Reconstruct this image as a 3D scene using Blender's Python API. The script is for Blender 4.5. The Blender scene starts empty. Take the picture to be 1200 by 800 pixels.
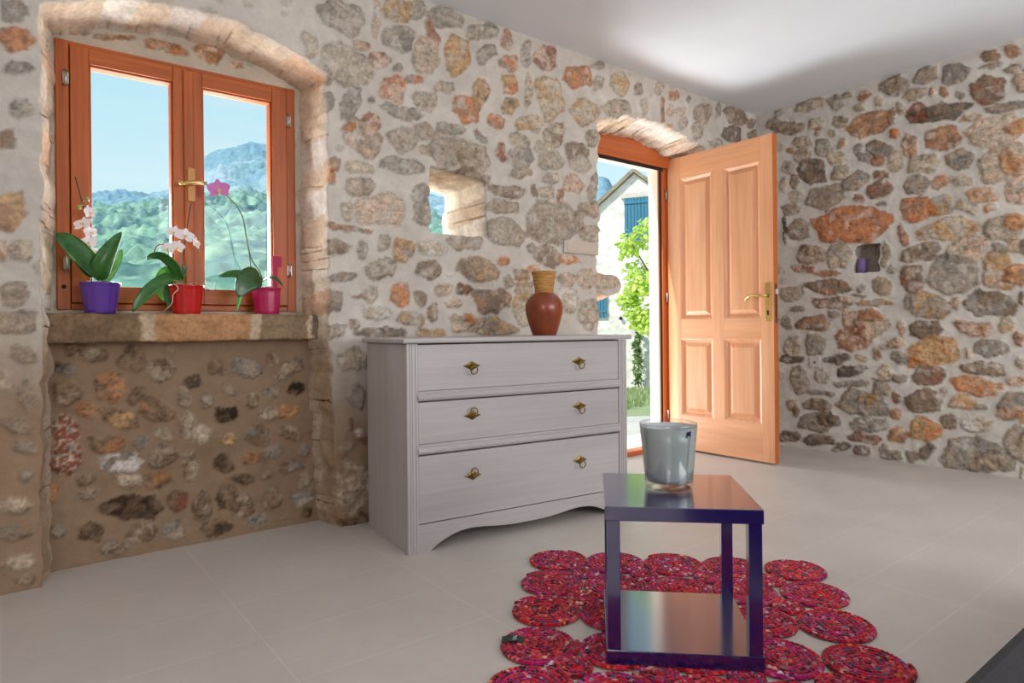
import bpy, math, random
import numpy as np
from mathutils import Vector, Matrix

random.seed(7)
scene = bpy.context.scene
COL = scene.collection

# ------------------------------------------------------------------ camera
FOC, CY, ROLL, YAW, EYE = 764.86, 385.9, -0.0096, 0.909, 0.8924
CAM = np.array([0.0, 0.0, EYE])
FW = np.array([math.cos(YAW), math.sin(YAW), 0.0])
R0 = np.array([math.sin(YAW), -math.cos(YAW), 0.0])
U0 = np.array([0.0, 0.0, 1.0])
RT = R0 * math.cos(ROLL) + U0 * math.sin(ROLL)
UP = U0 * math.cos(ROLL) - R0 * math.sin(ROLL)
cam_data = bpy.data.cameras.new('camera')
cam = bpy.data.objects.new('camera', cam_data)
COL.objects.link(cam)
cam.matrix_world = Matrix((
    (RT[0], UP[0], -FW[0], 0), (RT[1], UP[1], -FW[1], 0), (RT[2], UP[2], -FW[2], EYE), (0, 0, 0, 1)))
cam_data.sensor_width = 36.0
cam_data.lens = FOC / 1200 * 36.0
cam_data.shift_y = -(400 - CY) / 1200
cam_data.clip_start = 0.02
cam_data.clip_end = 5000
scene.camera = cam


def at(x, y, Y):
    """point of the wall-parallel plane at depth Y that was measured at photo position x, y"""
    d = FW + RT * (x - 600) / FOC + UP * (CY - y) / FOC
    return CAM + d * (Y / d[1])


# ------------------------------------------------------------------ helpers
def lin(c):
    out = []
    for v in c[:3]:
        v = v / 255.0
        out.append(v / 12.92 if v <= 0.04045 else ((v + 0.055) / 1.055) ** 2.4)
    return tuple(out)


def new_mat(name):
    m = bpy.data.materials.new(name)
    m.use_nodes = True
    nt = m.node_tree
    b = nt.nodes['Principled BSDF']
    return m, nt, b


def N(nt, typ, **kw):
    n = nt.nodes.new(typ)
    for k, v in kw.items():
        if k in n.inputs:
            n.inputs[k].default_value = v
        else:
            setattr(n, k, v)
    return n


def ramp(nt, fac, stops):
    r = nt.nodes.new('ShaderNodeValToRGB')
    els = r.color_ramp.elements
    while len(els) < len(stops):
        els.new(0.5)
    for e, (p, c) in zip(els, stops):
        e.position = p
        e.color = (*c, 1)
    nt.links.new(fac, r.inputs['Fac'])
    return r.outputs['Color']


def mixc(nt, a, b, fac, blend='MIX'):
    m = nt.nodes.new('ShaderNodeMix')
    m.data_type = 'RGBA'
    m.blend_type = blend
    for s, v in ((0, fac), (6, a), (7, b)):
        if hasattr(v, 'links'):
            nt.links.new(v, m.inputs[s])
        elif s == 0:
            m.inputs[s].default_value = v
        else:
            m.inputs[s].default_value = (*v[:3], 1)
    return m.outputs[2]


def objcoord(nt, scale=(1, 1, 1)):
    tc = nt.nodes.new('ShaderNodeTexCoord')
    mp = nt.nodes.new('ShaderNodeMapping')
    mp.inputs['Scale'].default_value = scale
    nt.links.new(tc.outputs['Object'], mp.inputs['Vector'])
    return mp.outputs['Vector']


def noise(nt, vec, scale, detail=4, rough=0.55):
    n = nt.nodes.new('ShaderNodeTexNoise')
    n.inputs['Scale'].default_value = scale
    n.inputs['Detail'].default_value = detail
    n.inputs['Roughness'].default_value = rough
    if vec is not None:
        nt.links.new(vec, n.inputs['Vector'])
    return n.outputs['Fac']


def bump(nt, b, h, strength=0.3, dist=0.01):
    n = nt.nodes.new('ShaderNodeBump')
    n.inputs['Strength'].default_value = strength
    n.inputs['Distance'].default_value = dist
    nt.links.new(h, n.inputs['Height'])
    nt.links.new(n.outputs['Normal'], b.inputs['Normal'])


def plain(name, c, rough=0.5, metal=0.0, var=0.06, scale=30, coat=0.0, spec=None):
    """solid colour with a little procedural mottling"""
    m, nt, b = new_mat(name)
    l = lin(c)
    f = noise(nt, objcoord(nt), scale, 3)
    col = ramp(nt, f, [(0.3, tuple(v * (1 - var) for v in l)), (0.7, tuple(min(1, v * (1 + var)) for v in l))])
    nt.links.new(col, b.inputs['Base Color'])
    b.inputs['Roughness'].default_value = rough
    b.inputs['Metallic'].default_value = metal
    if coat:
        b.inputs['Coat Weight'].default_value = coat
        b.inputs['Coat Roughness'].default_value = 0.15
    if spec is not None:
        b.inputs['Specular IOR Level'].default_value = spec
    return m


def wood(name, c0, c1, axis, rough=0.38, coat=0.15, fine=55):
    m, nt, b = new_mat(name)
    s = [fine, fine, fine]
    s['xyz'.index(axis)] = 2.2
    v = objcoord(nt, tuple(s))
    f = noise(nt, v, 1.0, 5, 0.6)
    s2 = [9, 9, 9]
    s2['xyz'.index(axis)] = 0.7
    g = noise(nt, objcoord(nt, tuple(s2)), 1.0, 3, 0.5)
    a = ramp(nt, f, [(0.25, lin(c0)), (0.75, lin(c1))])
    dk = ramp(nt, g, [(0.3, (0.88, 0.86, 0.84)), (0.65, (1.05, 1.05, 1.05))])
    nt.links.new(mixc(nt, a, dk, 1.0, 'MULTIPLY'), b.inputs['Base Color'])
    b.inputs['Roughness'].default_value = rough
    b.inputs['Coat Weight'].default_value = coat
    b.inputs['Coat Roughness'].default_value = 0.2
    bump(nt, b, f, 0.05, 0.002)
    return m


class MB:
    """collects shapes into one mesh"""
    def __init__(s):
        s.v, s.f, s.m, s.sm = [], [], [], []

    def add(s, vs, fs, mi=0, smooth=False):
        o = len(s.v)
        s.v += [tuple(float(q) for q in p) for p in vs]
        for f in fs:
            s.f.append(tuple(i + o for i in f))
            s.m.append(mi)
            s.sm.append(smooth)
        return s

    def box(s, x0, x1, y0, y1, z0, z1, mi=0):
        vs = [(x, y, z) for x in (x0, x1) for y in (y0, y1) for z in (z0, z1)]
        return s.add(vs, [(0, 1, 3, 2), (4, 6, 7, 5), (0, 4, 5, 1), (2, 3, 7, 6), (0, 2, 6, 4), (1, 5, 7, 3)], mi)

    def prism(s, poly, axis, a0, a1, mi=0, smooth=False):
        """polygon of (p, q) pairs extruded along axis; x: (y,z)  y: (x,z)  z: (x,y)"""
        n = len(poly)
        def P(p, q, a):
            return {'x': (a, p, q), 'y': (p, a, q), 'z': (p, q, a)}[axis]
        vs = [P(p, q, a0) for p, q in poly] + [P(p, q, a1) for p, q in poly]
        fs = [tuple(range(n)), tuple(range(2 * n - 1, n - 1, -1))]
        s.add(vs, fs, mi)
        s.add(vs, [(i, (i + 1) % n, n + (i + 1) % n, n + i) for i in range(n)], mi, smooth)
        return s

    def lathe(s, prof, c, seg=40, mi=0, smooth=True, mod=None):
        """profile of (radius, z) turned about the vertical through c"""
        vs = []
        for r, z in prof:
            for k in range(seg):
                t = 2 * math.pi * k / seg
                rr = r * (mod(t, z) if mod else 1)
                vs.append((c[0] + rr * math.cos(t), c[1] + rr * math.sin(t), c[2] + z))
        fs = []
        for j in range(len(prof) - 1):
            for k in range(seg):
                k2 = (k + 1) % seg
                fs.append((j * seg + k, j * seg + k2, (j + 1) * seg + k2, (j + 1) * seg + k))
        fs.append(tuple(range(seg - 1, -1, -1)))
        fs.append(tuple((len(prof) - 1) * seg + k for k in range(seg)))
        return s.add(vs, fs, mi, smooth)

    def tube(s, pts, rad, seg=8, mi=0, closed=False):
        pts = [Vector(p) for p in pts]
        n = len(pts)
        if not hasattr(rad, '__len__'):
            rad = [rad] * n
        up = Vector((0.13, 0.2, 1)).normalized()
        vs = []
        for i, p in enumerate(pts):
            a = pts[(i - 1) % n] if (closed or i > 0) else p
            b = pts[(i + 1) % n] if (closed or i < n - 1) else p
            t = (b - a).normalized()
            u = up - t * up.dot(t)
            if u.length < 0.1:
                u = Vector((1, 0, 0)) - t * t.x
            u.normalize()
            w = t.cross(u)
            for k in range(seg):
                q = 2 * math.pi * k / seg
                vs.append(p + (u * math.cos(q) + w * math.sin(q)) * rad[i])
        fs = []
        m = n if closed else n - 1
        for i in range(m):
            j = (i + 1) % n
            for k in range(seg):
                k2 = (k + 1) % seg
                fs.append((i * seg + k, i * seg + k2, j * seg + k2, j * seg + k))
        if not closed:
            fs.append(tuple(range(seg - 1, -1, -1)))
            fs.append(tuple((n - 1) * seg + k for k in range(seg)))
        return s.add(vs, fs, mi, True)

    def sheet(s, grid, mi=0, smooth=True):
        """rows of points joined into a surface"""
        nr, nc = len(grid), len(grid[0])
        vs = [p for r in grid for p in r]
        return s.add(vs, [(j * nc + i, j * nc + i + 1, (j + 1) * nc + i + 1, (j + 1) * nc + i)
                          for j in range(nr - 1) for i in range(nc - 1)], mi, smooth)

    def build(s, name, mats, parent=None, off=(0, 0, 0), bevel=0.0, subsurf=0):
        me = bpy.data.meshes.new(name)
        me.from_pydata([(a - off[0], b - off[1], c - off[2]) for a, b, c in s.v], [], s.f)
        if not isinstance(mats, (list, tuple)):
            mats = [mats]
        for m in mats:
            me.materials.append(m)
        me.polygons.foreach_set('material_index', s.m)
        me.polygons.foreach_set('use_smooth', s.sm)
        me.update()
        o = bpy.data.objects.new(name, me)
        COL.objects.link(o)
        if parent:
            o.parent = parent
        if bevel:
            b = o.modifiers.new('bevel', 'BEVEL')
            b.width = bevel
            b.segments = 2
            b.limit_method = 'ANGLE'
            b.harden_normals = False
        if subsurf:
            q = o.modifiers.new('sub', 'SUBSURF')
            q.levels = q.render_levels = subsurf
        return o


def thing(name, label=None, cat=None, loc=(0, 0, 0), rz=0.0, group=None, kind=None):
    o = bpy.data.objects.new(name, None)
    o.empty_display_size = 0.05
    COL.objects.link(o)
    o.location = loc
    o.rotation_euler = (0, 0, rz)
    return tag(o, label, cat, group, kind)


def tag(o, label=None, cat=None, group=None, kind=None):
    if label:
        o['label'] = label
    if cat:
        o['category'] = cat
    if group:
        o['group'] = group
    if kind:
        o['kind'] = kind
    return o


# ------------------------------------------------------------------ numpy noise
def _h(ix, iy, seed):
    n = (ix.astype(np.int64) * 374761393 + iy.astype(np.int64) * 668265263 + seed * 1442695041) & 0xffffffff
    n = ((n ^ (n >> 13)) * 1274126177) & 0xffffffff
    return ((n ^ (n >> 16)) & 0xffff) / 65535.0


def vnoise(x, y, seed=0):
    ix, iy = np.floor(x), np.floor(y)
    fx, fy = x - ix, y - iy
    fx = fx * fx * (3 - 2 * fx)
    fy = fy * fy * (3 - 2 * fy)
    a, b = _h(ix, iy, seed), _h(ix + 1, iy, seed)
    c, d = _h(ix, iy + 1, seed), _h(ix + 1, iy + 1, seed)
    return (a * (1 - fx) + b * fx) * (1 - fy) + (c * (1 - fx) + d * fx) * fy


def fbm(x, y, seed=0, octv=4):
    s, a, t = 0, 0.5, 0
    for k in range(octv):
        s = s + a * vnoise(x * 2 ** k + 17.3 * k, y * 2 ** k - 9.1 * k, seed + k)
        t += a
        a *= 0.55
    return s / t


def sstep(e0, e1, x):
    t = np.clip((x - e0) / (e1 - e0), 0, 1)
    return t * t * (3 - 2 * t)


# ------------------------------------------------------------------ stone walls
PAL = {k: np.array(lin(c)) for k, c in {
    'g': (178, 165, 150), 'G': (146, 136, 126), 'B': (168, 148, 127), 'b': (134, 109, 87), 'd': (92, 74, 58),
    'k': (50, 37, 29), 's': (200, 182, 159), 'y': (200, 158, 106), 'p': (213, 180, 157), 'o': (208, 128, 68),
    'r': (152, 92, 70), 'R': (174, 124, 88), 'q': (204, 148, 102), 'w': (222, 213, 204), 'O': (194, 122, 80),
    'm': (200, 178, 162)}.items()}
STONES = {
 'front': '''1241 2336 112 -7 -31 -87 gG;1413 2386 17 5 -1 -92 wp;1532 2451 84 4 -17 -60 ys;1640 2482 42 6 -11 -56 gs;1789 2493 105 6 -15 -52 gG;1722 2396 38 -29 -19 -19 rR;1531 2316 71 -4 -22 -60 gG;1686 2282 73 7 -19 -95 sp;1871 2323 79 14 -12 -108 yq;1084 2163 29 8 -1 -57 sB;1335 2233 46 12 0 -23 pR;1427 2181 50 -9 -18 -39 rp;1259 2125 113 -23 -38 -85 gs;1518 2165 17 -5 -13 -23 GB;1612 2136 51 12 0 -29 oG;1499 2059 51 -21 -37 -55 pO;1785 2132 60 32 13 -28 gs;1922 2051 91 -17 -32 -62 oR;1677 2039 63 -7 -17 -44 gs;1284 1953 49 -7 -26 -70 gG;1386 1982 20 4 0 -23 GG;1161 2029 23 5 0 -19 GG;1165 1928 25 3 -5 -54 GG;1539 1958 107 -5 -11 -37 gG;1391 1879 46 -7 -12 -31 pr;1330 1792 107 -28 -32 -69 Bp;1262 1830 26 5 0 -25 oB;1543 1829 66 -23 -36 -60 gB;1669 1883 49 24 15 -35 gB;1828 1933 78 8 -3 -28 gG;1681 1788 37 6 0 -27 gs;1846 1804 130 -31 -42 -82 gB;1183 1646 38 -8 -12 -34 BR;1329 1657 75 11 0 -30 sg;1548 1699 104 -1 -8 -37 gG;2036 2484 90 12 -10 -48 gG;2195 2486 37 10 -1 -44 sR;2338 2440 35 9 -1 -66 gG;2481 2452 72 8 -16 -71 pr;2056 2364 64 52 28 -26 gG;2208 2366 60 15 -1 -47 so;2206 2249 48 11 -1 -53 oy;2012 2159 62 4 -13 -59 yd;2335 2241 31 7 -1 -90 ps;2498 2234 95 39 41 -111 sy;2726 2403 104 11 -18 -73 oR;2906 2405 56 13 -1 -40 gs;3089 2446 87 9 -20 -78 sy;2785 2210 126 25 -1 -78 sy;3057 2278 127 25 -1 -54 sg;2212 2126 60 12 -1 -44 yb;2109 2024 57 3 -8 -36 oR;2349 2052 94 17 -1 -51 sy;2541 2019 80 -2 -25 -70 sb;2016 1922 35 -36 -20 -15 Gb;2150 1852 28 10 16 -48 pr;2270 1942 62 -12 -20 -36 gs;1966 1800 103 -15 -31 -74 Bs;2284 1837 92 14 -1 -66 gG;2458 1937 81 13 0 -37 gs;2506 1871 90 14 -1 -50 gs;2720 1948 87 3 -11 -46 bg;2846 2046 60 -5 -26 -53 sB;2745 1881 89 13 -1 -39 gs;2899 2509 56 13 0 -26 gG;1172 1586 30 4 0 -34 oB;1322 1561 69 20 7 -38 gB;1420 1472 117 3 -7 -67 ps;1252 1449 31 3 0 -39 gs;1648 1576 55 7 0 -43 gG;1647 1475 55 6 -1 -59 gG;1780 1657 78 -14 -10 -24 sB;1236 1366 124 1 -2 -15 bR;1204 1279 66 5 0 -37 Bb;1325 1267 27 2 0 -40 gB;1435 1320 34 3 0 -36 gB;1543 1287 58 -5 -11 -52 yB;1706 1303 80 -7 -7 -32 sw;1900 1350 106 -5 -6 -36 gB;1428 1187 77 16 8 -45 gb;1686 1195 68 3 -1 -46 bB;1224 1148 62 3 0 -22 Gb;1939 1218 73 -7 -11 -50 Bb;1156 1029 69 13 9 -52 GB;1518 1073 52 -3 -6 -52 oR;1301 1059 27 1 0 -10 rB;1360 1073 31 -9 -15 -38 gs;1636 1044 33 1 0 -32 bB;1767 1101 51 2 0 -30 Bp;1897 1099 53 2 0 -28 Bb;1837 1026 59 1 0 -28 sp;1715 981 31 0 0 -43 Bb;1581 953 76 -12 -8 -36 By;1284 931 31 -5 -5 -24 bB;1170 889 66 -1 0 -39 GB;1425 882 123 -1 0 -31 bd;1403 978 69 -16 -7 -25 ws;1869 927 66 0 0 -39 pB;1695 879 74 -1 0 -27 yb;1806 1181 26 1 0 -12 ww;1965 1704 99 -8 -11 -34 Bb;2291 1761 84 12 0 -30 Bg;2184 1652 118 6 -4 -30 Bb;2169 1560 110 12 0 -38 Bg;2174 1429 110 -23 -28 -63 gB;2505 1766 58 8 0 -31 gs;2691 1753 94 0 -14 -58 pR;2375 1670 24 3 0 -36 bG;2471 1681 57 7 0 -37 gs;2578 1663 25 1 -5 -41 rp;2502 1506 172 5 -14 -112 gB;2813 1619 82 9 -1 -39 Bp;2723 1539 44 4 -1 -58 gB;2820 1477 82 7 -1 -52 sB;2861 1755 45 0 -24 -93 gB;2348 1353 39 3 0 -24 gG;2491 1314 100 -21 -23 -48 Bb;2650 1298 85 -6 -7 -28 po;2155 1268 43 -4 -5 -23 po;2001 1216 113 -19 -20 -61 By;2193 1155 41 2 0 -35 BG;2292 1206 61 3 0 -36 yb;2378 1234 47 2 0 -24 op;2306 1111 62 2 -1 -66 By;2297 1003 69 1 -1 -78 sy;2083 1047 117 -23 -21 -62 bR;1904 1099 53 -6 -6 -28 bR;2614 1183 77 3 0 -38 pB;2613 1057 85 2 -1 -88 sw;2790 1203 81 3 -1 -58 ps;2956 1197 95 4 -1 -60 sp;2805 970 99 1 -1 -84 sB;2081 903 163 -12 -6 -46 By;1943 943 54 0 0 -28 po;3270 2455 42 9 -1 -42 gb;3477 2495 44 10 -1 -38 gs;3634 2486 59 2 -12 -31 Ro;3799 2496 32 7 0 -20 gG;3595 2380 30 6 -1 -39 pg;3516 2355 16 3 -1 -82 bR;3695 2390 55 11 -1 -35 gs;3953 2426 107 9 -20 -69 Bs;4142 2479 43 4 -16 -55 gG;4349 2483 142 -11 -40 -56 bB;4319 2343 117 9 -20 -67 db;4567 2475 59 11 -1 -44 bB;4654 2397 135 44 20 -39 bd;3733 2309 47 9 -1 -40 gs;3893 2288 66 12 -1 -51 gs;4112 2234 87 15 0 -26 gG;3087 2302 98 20 -1 -36 gs;3332 2347 42 9 -1 -47 gs;3585 2267 30 6 0 -19 ro;56 822 31 -1 0 -33 BG;2 725 17 -1 0 -27 sB;63 677 25 10 12 -43 BG;36 573 49 -5 0 -22 BG;62 500 31 -4 0 -22 BG;64 392 22 -3 0 -28 Gg;29 303 40 -7 0 -28 sB;24 204 44 -9 0 -28 Gd;54 42 27 -6 0 -22 Bb;37 102 44 -10 0 -22 sB;1277 760 74 23 18 -47 sB;1295 592 46 -3 -1 -50 GB;1261 465 16 -2 0 -37 bB;1300 411 20 -2 0 -19 ww;1320 384 33 -4 0 -19 dr;1271 167 98 -15 -1 -111 sB;1269 26 59 -11 0 -25 db;34 2013 35 10 0 -37 BG;42 1916 47 13 0 -41 oR;46 1819 39 9 0 -22 Gg;49 1676 26 -13 -14 -32 gG;9 1558 23 4 0 -33 bR;17 1324 50 5 0 -59 Ry;51 1179 36 2 0 -45 sB;-2 1175 12 1 0 -44 pR;32 1030 41 1 0 -37 BG;31 934 59 0 0 -37 BG''',
 'low': '''260 814 63 -8 -3 -34 Bb;412 774 43 16 14 -46 bd;516 744 46 28 20 -41 Bb;187 755 29 -14 -8 -26 Gd;191 660 51 -3 0 -37 bB;330 676 46 -3 0 -51 Rb;422 637 28 -2 0 -29 bB;631 684 43 6 4 -24 wd;600 622 34 -2 0 -30 BG;253 597 36 -11 -4 -27 BR;497 570 55 -16 -8 -45 Rb;365 554 66 -13 -3 -32 yb;615 515 28 0 4 -54 Bs;180 519 51 -5 -1 -67 rm;189 414 56 -7 0 -55 rm;310 455 51 -11 -3 -31 Rb;429 457 21 -11 -8 -24 GB;520 468 40 -16 -5 -19 sB;364 379 72 -2 2 -35 wG;513 379 54 9 10 -46 bB;618 325 28 -4 0 -54 bB;250 331 31 2 3 -22 bB;250 275 31 -5 0 -28 BG;138 299 20 -3 0 -30 RB;488 279 53 -3 2 -30 Rb;391 298 45 -7 0 -26 Bs;407 185 107 -8 4 -55 dk;575 183 37 -6 0 -40 br;658 162 32 -5 0 -55 bB;254 125 42 -13 -3 -31 bd;162 155 25 -5 0 -27 BG;440 88 50 5 7 -33 Bb;550 80 39 -8 0 -40 BG;345 50 44 -9 0 -32 BG;667 455 32 -3 0 -48 sB;732 739 38 -2 0 -20 bB;849 740 62 -14 -6 -35 GB;960 771 24 -1 0 -30 Bb;1033 719 37 -2 0 -37 Bb;1083 742 22 -1 0 -37 BG;1002 680 37 -2 0 -18 BG;780 643 18 8 14 -33 Bb;687 603 25 8 9 -28 BG;876 591 26 -7 -6 -35 Bb;956 617 32 4 4 -27 BG;1067 625 38 -2 0 -28 dk;772 541 46 5 5 -35 kd;1037 527 49 -4 0 -31 yR;952 516 39 11 10 -29 Bs;778 418 33 -4 0 -26 By;900 425 49 -14 -6 -35 bG;1048 415 42 -16 -8 -29 bB;750 319 41 2 6 -38 db;944 341 56 14 11 -33 bG;874 326 29 -4 0 -24 Rb;1041 267 55 13 10 -30 bG;821 238 56 -3 2 -21 bd;931 243 24 -3 0 -15 Bb;1103 196 29 -4 0 -28 BG;1104 334 19 -2 0 -25 BG;759 175 50 -8 0 -44 bd;662 165 29 -5 0 -46 bB;832 130 43 9 12 -38 bB;954 133 38 -13 -10 -55 bB;1096 122 57 -9 0 -31 gG;709 61 59 -6 2 -32 bd;889 54 41 -8 0 -33 BG;1114 50 25 -5 0 -25 db''',
 'top': '''369 2097 62 7 -2 -13 Rb;551 2102 70 7 -3 -25 Ro;723 2117 61 -2 -8 -35 Rp;846 2091 33 2 -2 -12 pR;891 2128 33 -1 -5 -18 gG;239 2089 42 7 -1 -10 Gb''',
 'right': '''2686 2432 -60 -5 -9 -50 Bb;2634 2504 -42 -4 -4 -21 GB;2395 2498 -115 -2 -12 -48 Bs;2218 2464 -49 4 -20 -62 gB;2173 2501 -50 -1 -5 -23 GB;2044 2459 -48 0 -10 -42 pR;1846 2473 -76 -1 -13 -58 BG;1940 2394 -27 -8 0 -32 sB;2058 2383 -42 -4 -4 -26 Bs;1802 2313 -32 -9 0 -35 sp;2550 2374 -99 -8 -8 -49 bB;2356 2356 -55 -14 0 -38 Bs;2189 2332 -54 1 -9 -39 Bb;1997 2257 -145 13 -20 -70 qR;2346 2300 -22 -13 10 -23 rB;2247 2260 -23 -5 0 -26 gs;1840 2154 -29 -7 0 -28 oR;2472 2257 -77 -11 -3 -40 Bs;2569 2211 -29 -7 0 -20 Rr;2304 2175 -58 -13 1 -61 gG;2176 2168 -33 -8 0 -34 pR;2462 2145 -65 -14 1 -55 Bs;2229 2082 -64 -14 0 -49 sB;2078 2109 -21 -18 20 -31 gG;1937 2077 -74 -17 0 -50 bG;2040 2042 -49 -10 0 -29 BG;1937 2006 -47 -10 0 -43 bR;1831 1977 -46 -10 0 -56 sp;2587 2079 -47 -35 26 -36 gG;2399 2007 -94 -2 -14 -87 bd;2530 1972 -37 -7 0 -47 bB;2200 1971 -63 11 -15 -45 Bs;2099 1892 -78 23 -22 -54 BG;1918 1899 -54 -5 -2 -29 bR;1932 1804 -71 -6 -4 -51 br;2064 1766 -42 -7 0 -33 pr;2300 1815 -137 -4 -11 -85 BG;2522 1860 -50 -8 0 -47 gs;2557 1762 -75 -11 0 -48 BG;1920 1709 -34 -5 0 -14 BG;2622 1973 -34 -6 0 -48 gs;1814 2463 -69 -1 -13 -58 BG;1644 2480 -61 13 -15 -42 BG;1485 2437 -77 0 -14 -68 GB;1303 2488 -42 -5 -4 -33 bR;1196 2486 -33 -4 -4 -32 Rb;1303 2431 -52 -6 -2 -16 BG;1185 2374 -50 -5 -4 -32 Bb;1165 2281 -45 -14 0 -49 Bp;1713 2378 -59 7 -11 -39 Bs;1615 2359 -21 -6 0 -24 pr;1546 2339 -26 -8 0 -37 bR;1458 2304 -25 -7 0 -26 sg;1320 2303 -76 10 -23 -85 br;1802 2313 -32 -9 0 -38 sg;1569 2225 -158 -17 -6 -55 bd;1702 2251 -56 -15 1 -62 rd;1227 2163 -108 -18 -2 -29 BG;1403 2155 -52 -3 -3 -19 pR;1275 2043 -137 10 -17 -83 sp;1552 2065 -102 7 -16 -75 Rq;1760 2070 -44 -10 1 -73 Rp;1667 1929 -98 -11 -4 -52 sB;1467 1913 -68 -7 -4 -56 GB;1250 1836 -108 25 -29 -106 sp;1209 1840 -49 6 -18 -88 pq;1861 2266 -20 -5 1 -56 Rb;1843 2155 -26 -6 0 -28 oR;1705 1806 -74 -6 -4 -62 GB;1578 1787 -44 -8 0 -47 oR;1474 1777 -62 -12 0 -39 sp;1347 1670 -86 -15 0 -45 pq;1180 1667 -50 -9 1 -68 pB;1568 1640 -64 3 -9 -61 By;1707 1641 -93 -5 -6 -80 oR;1315 1595 -32 -5 0 -22 os;1436 1613 -50 -8 0 -39 sg;1528 1488 -173 6 -7 -63 sy;1248 1459 -98 -6 -2 -69 sB;1191 1489 -41 -6 0 -37 qR;1797 1487 -26 -1 -5 -70 Rr;1691 1358 -110 6 -6 -55 Bb;1785 1354 -26 -2 0 -42 Gg;1427 1352 -106 -11 1 -72 sp;1257 1347 -39 -4 0 -25 BG;1182 1352 -40 -4 0 -43 ps;1519 1209 -139 -10 1 -109 gG;1261 1209 -83 -15 8 -100 py;1748 1191 -63 -4 1 -83 rb;1754 1226 -32 -2 0 -35 sp;1864 1262 -30 -2 0 -28 gG;1633 1021 -142 -33 12 -73 By;1756 1039 -38 -1 0 -49 gG;1325 1023 -128 -18 6 -70 bG;1499 1040 -23 -1 0 -26 pw;1165 1041 -15 -1 0 -37 dy;1654 872 -88 -1 0 -58 bd;1403 877 -110 -8 2 -45 pR;1232 891 -36 0 0 -41 sy;1802 880 -22 4 -7 -48 pR;1835 782 -46 0 0 -32 sy;1172 807 -25 0 0 -37 Rb;1162 1140 -10 -1 0 -37 Rb;1635 729 -125 27 -13 -86 yq;1317 755 -85 1 0 -57 BG;1437 720 -14 0 0 -26 pR;1823 688 -43 -16 11 -33 Gg;1738 649 -47 9 -4 -31 oR;1356 635 -108 -7 3 -42 bB;1812 544 -36 -12 9 -27 GB;1655 566 -91 5 0 -51 br;1400 524 -118 -5 4 -52 qo;1199 564 -41 2 0 -25 pR;1674 408 -104 8 1 -75 bB;1832 412 -29 2 0 -35 rd;1562 484 -19 -7 6 -19 gs;1451 410 -70 -1 4 -46 yp;1374 400 -27 2 0 -23 BG;1215 420 -77 7 1 -75 BG;1231 381 -67 6 0 -31 pR;1846 307 -39 0 3 -35 Rp;1532 293 -55 0 4 -47 bB;1380 290 -81 -8 8 -52 ws;1676 223 -86 10 1 -79 yo;1834 167 -59 7 0 -49 qR;1671 81 -34 -9 15 -47 db;1746 42 -38 6 0 -35 BG;1415 117 -166 7 9 -105 GB;1306 82 -94 -5 9 -58 BG;1201 216 -55 -5 14 -94 Bg;1178 671 -20 1 0 -37 BG;1862 32 -46 7 0 -32 BG;1168 29 -10 2 0 -37 Bb;2394 916 -126 9 -5 -58 bR;2607 919 -42 -1 0 -48 BG;2247 974 -45 -1 0 -23 BG;2129 934 -51 -1 1 -67 Rp;2123 801 -123 1 1 -81 pR;1988 903 -100 27 -19 -77 ps;1995 961 -76 -2 0 -43 Rp;2065 867 -35 0 0 -37 rp;2388 756 -79 8 -6 -69 GB;2559 743 -58 1 1 -72 gs;2568 650 -92 3 0 -32 db;2227 657 -82 10 -2 -30 db;2067 672 -42 1 0 -21 ps;1963 708 -27 1 0 -32 Rb;1895 760 -33 0 0 -21 ws;1835 782 -33 0 0 -32 sp;1830 690 -38 -10 8 -31 gG;2125 586 -101 13 -3 -33 db;1903 596 -43 2 0 -43 sy;2503 499 -73 16 -18 -100 Bg;2327 531 -54 3 0 -46 gs;2126 490 -108 7 0 -22 BG;1924 531 -61 3 0 -11 Bb;1924 471 -53 -6 7 -43 BG;1818 543 -31 -7 6 -24 BG;2056 370 -161 -1 8 -81 GB;2021 402 -70 5 0 -36 By;2368 324 -94 8 0 -46 bB;2555 305 -42 4 0 -40 Bp;2362 198 -133 14 1 -69 GB;2292 221 -54 6 1 -53 bd;2022 227 -118 13 0 -47 gG;2071 225 -18 2 0 -22 ww;2591 70 -76 9 0 -48 bd;2371 70 -114 9 2 -39 db;2044 122 -119 4 4 -40 br;2203 42 -56 8 0 -26 Bd;2066 27 -53 5 2 -30 bB;1921 56 -37 5 0 -36 BG;1842 42 -33 5 0 -28 BG;2360 414 -70 5 0 -19 BG;2260 414 -26 2 0 -15 BG;2538 259 -29 3 0 -32 db;2130 1591 -255 -20 -5 -115 oO;2504 1605 -81 -10 1 -65 BG;2604 1617 -17 -2 1 -97 kk;2416 1414 -96 -9 1 -68 Bs;2416 1440 -74 -34 12 -31 bB;2470 1316 -88 -19 4 -25 rp;2280 1267 -92 -7 0 -18 Ry;2221 1379 -82 -8 1 -87 gs;2298 1176 -155 -22 5 -54 bR;2063 1155 -27 15 -10 -18 GB;2072 1107 -47 -2 0 -15 BG;1934 1163 -51 -35 26 -46 By;2257 1057 -137 -5 0 -42 bp;1988 1052 -113 6 -2 -24 By;2563 1148 -83 -4 1 -53 Bg;2509 1023 -54 -2 0 -30 BG;1903 1365 -29 -3 1 -86 Bs''',
}


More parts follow.
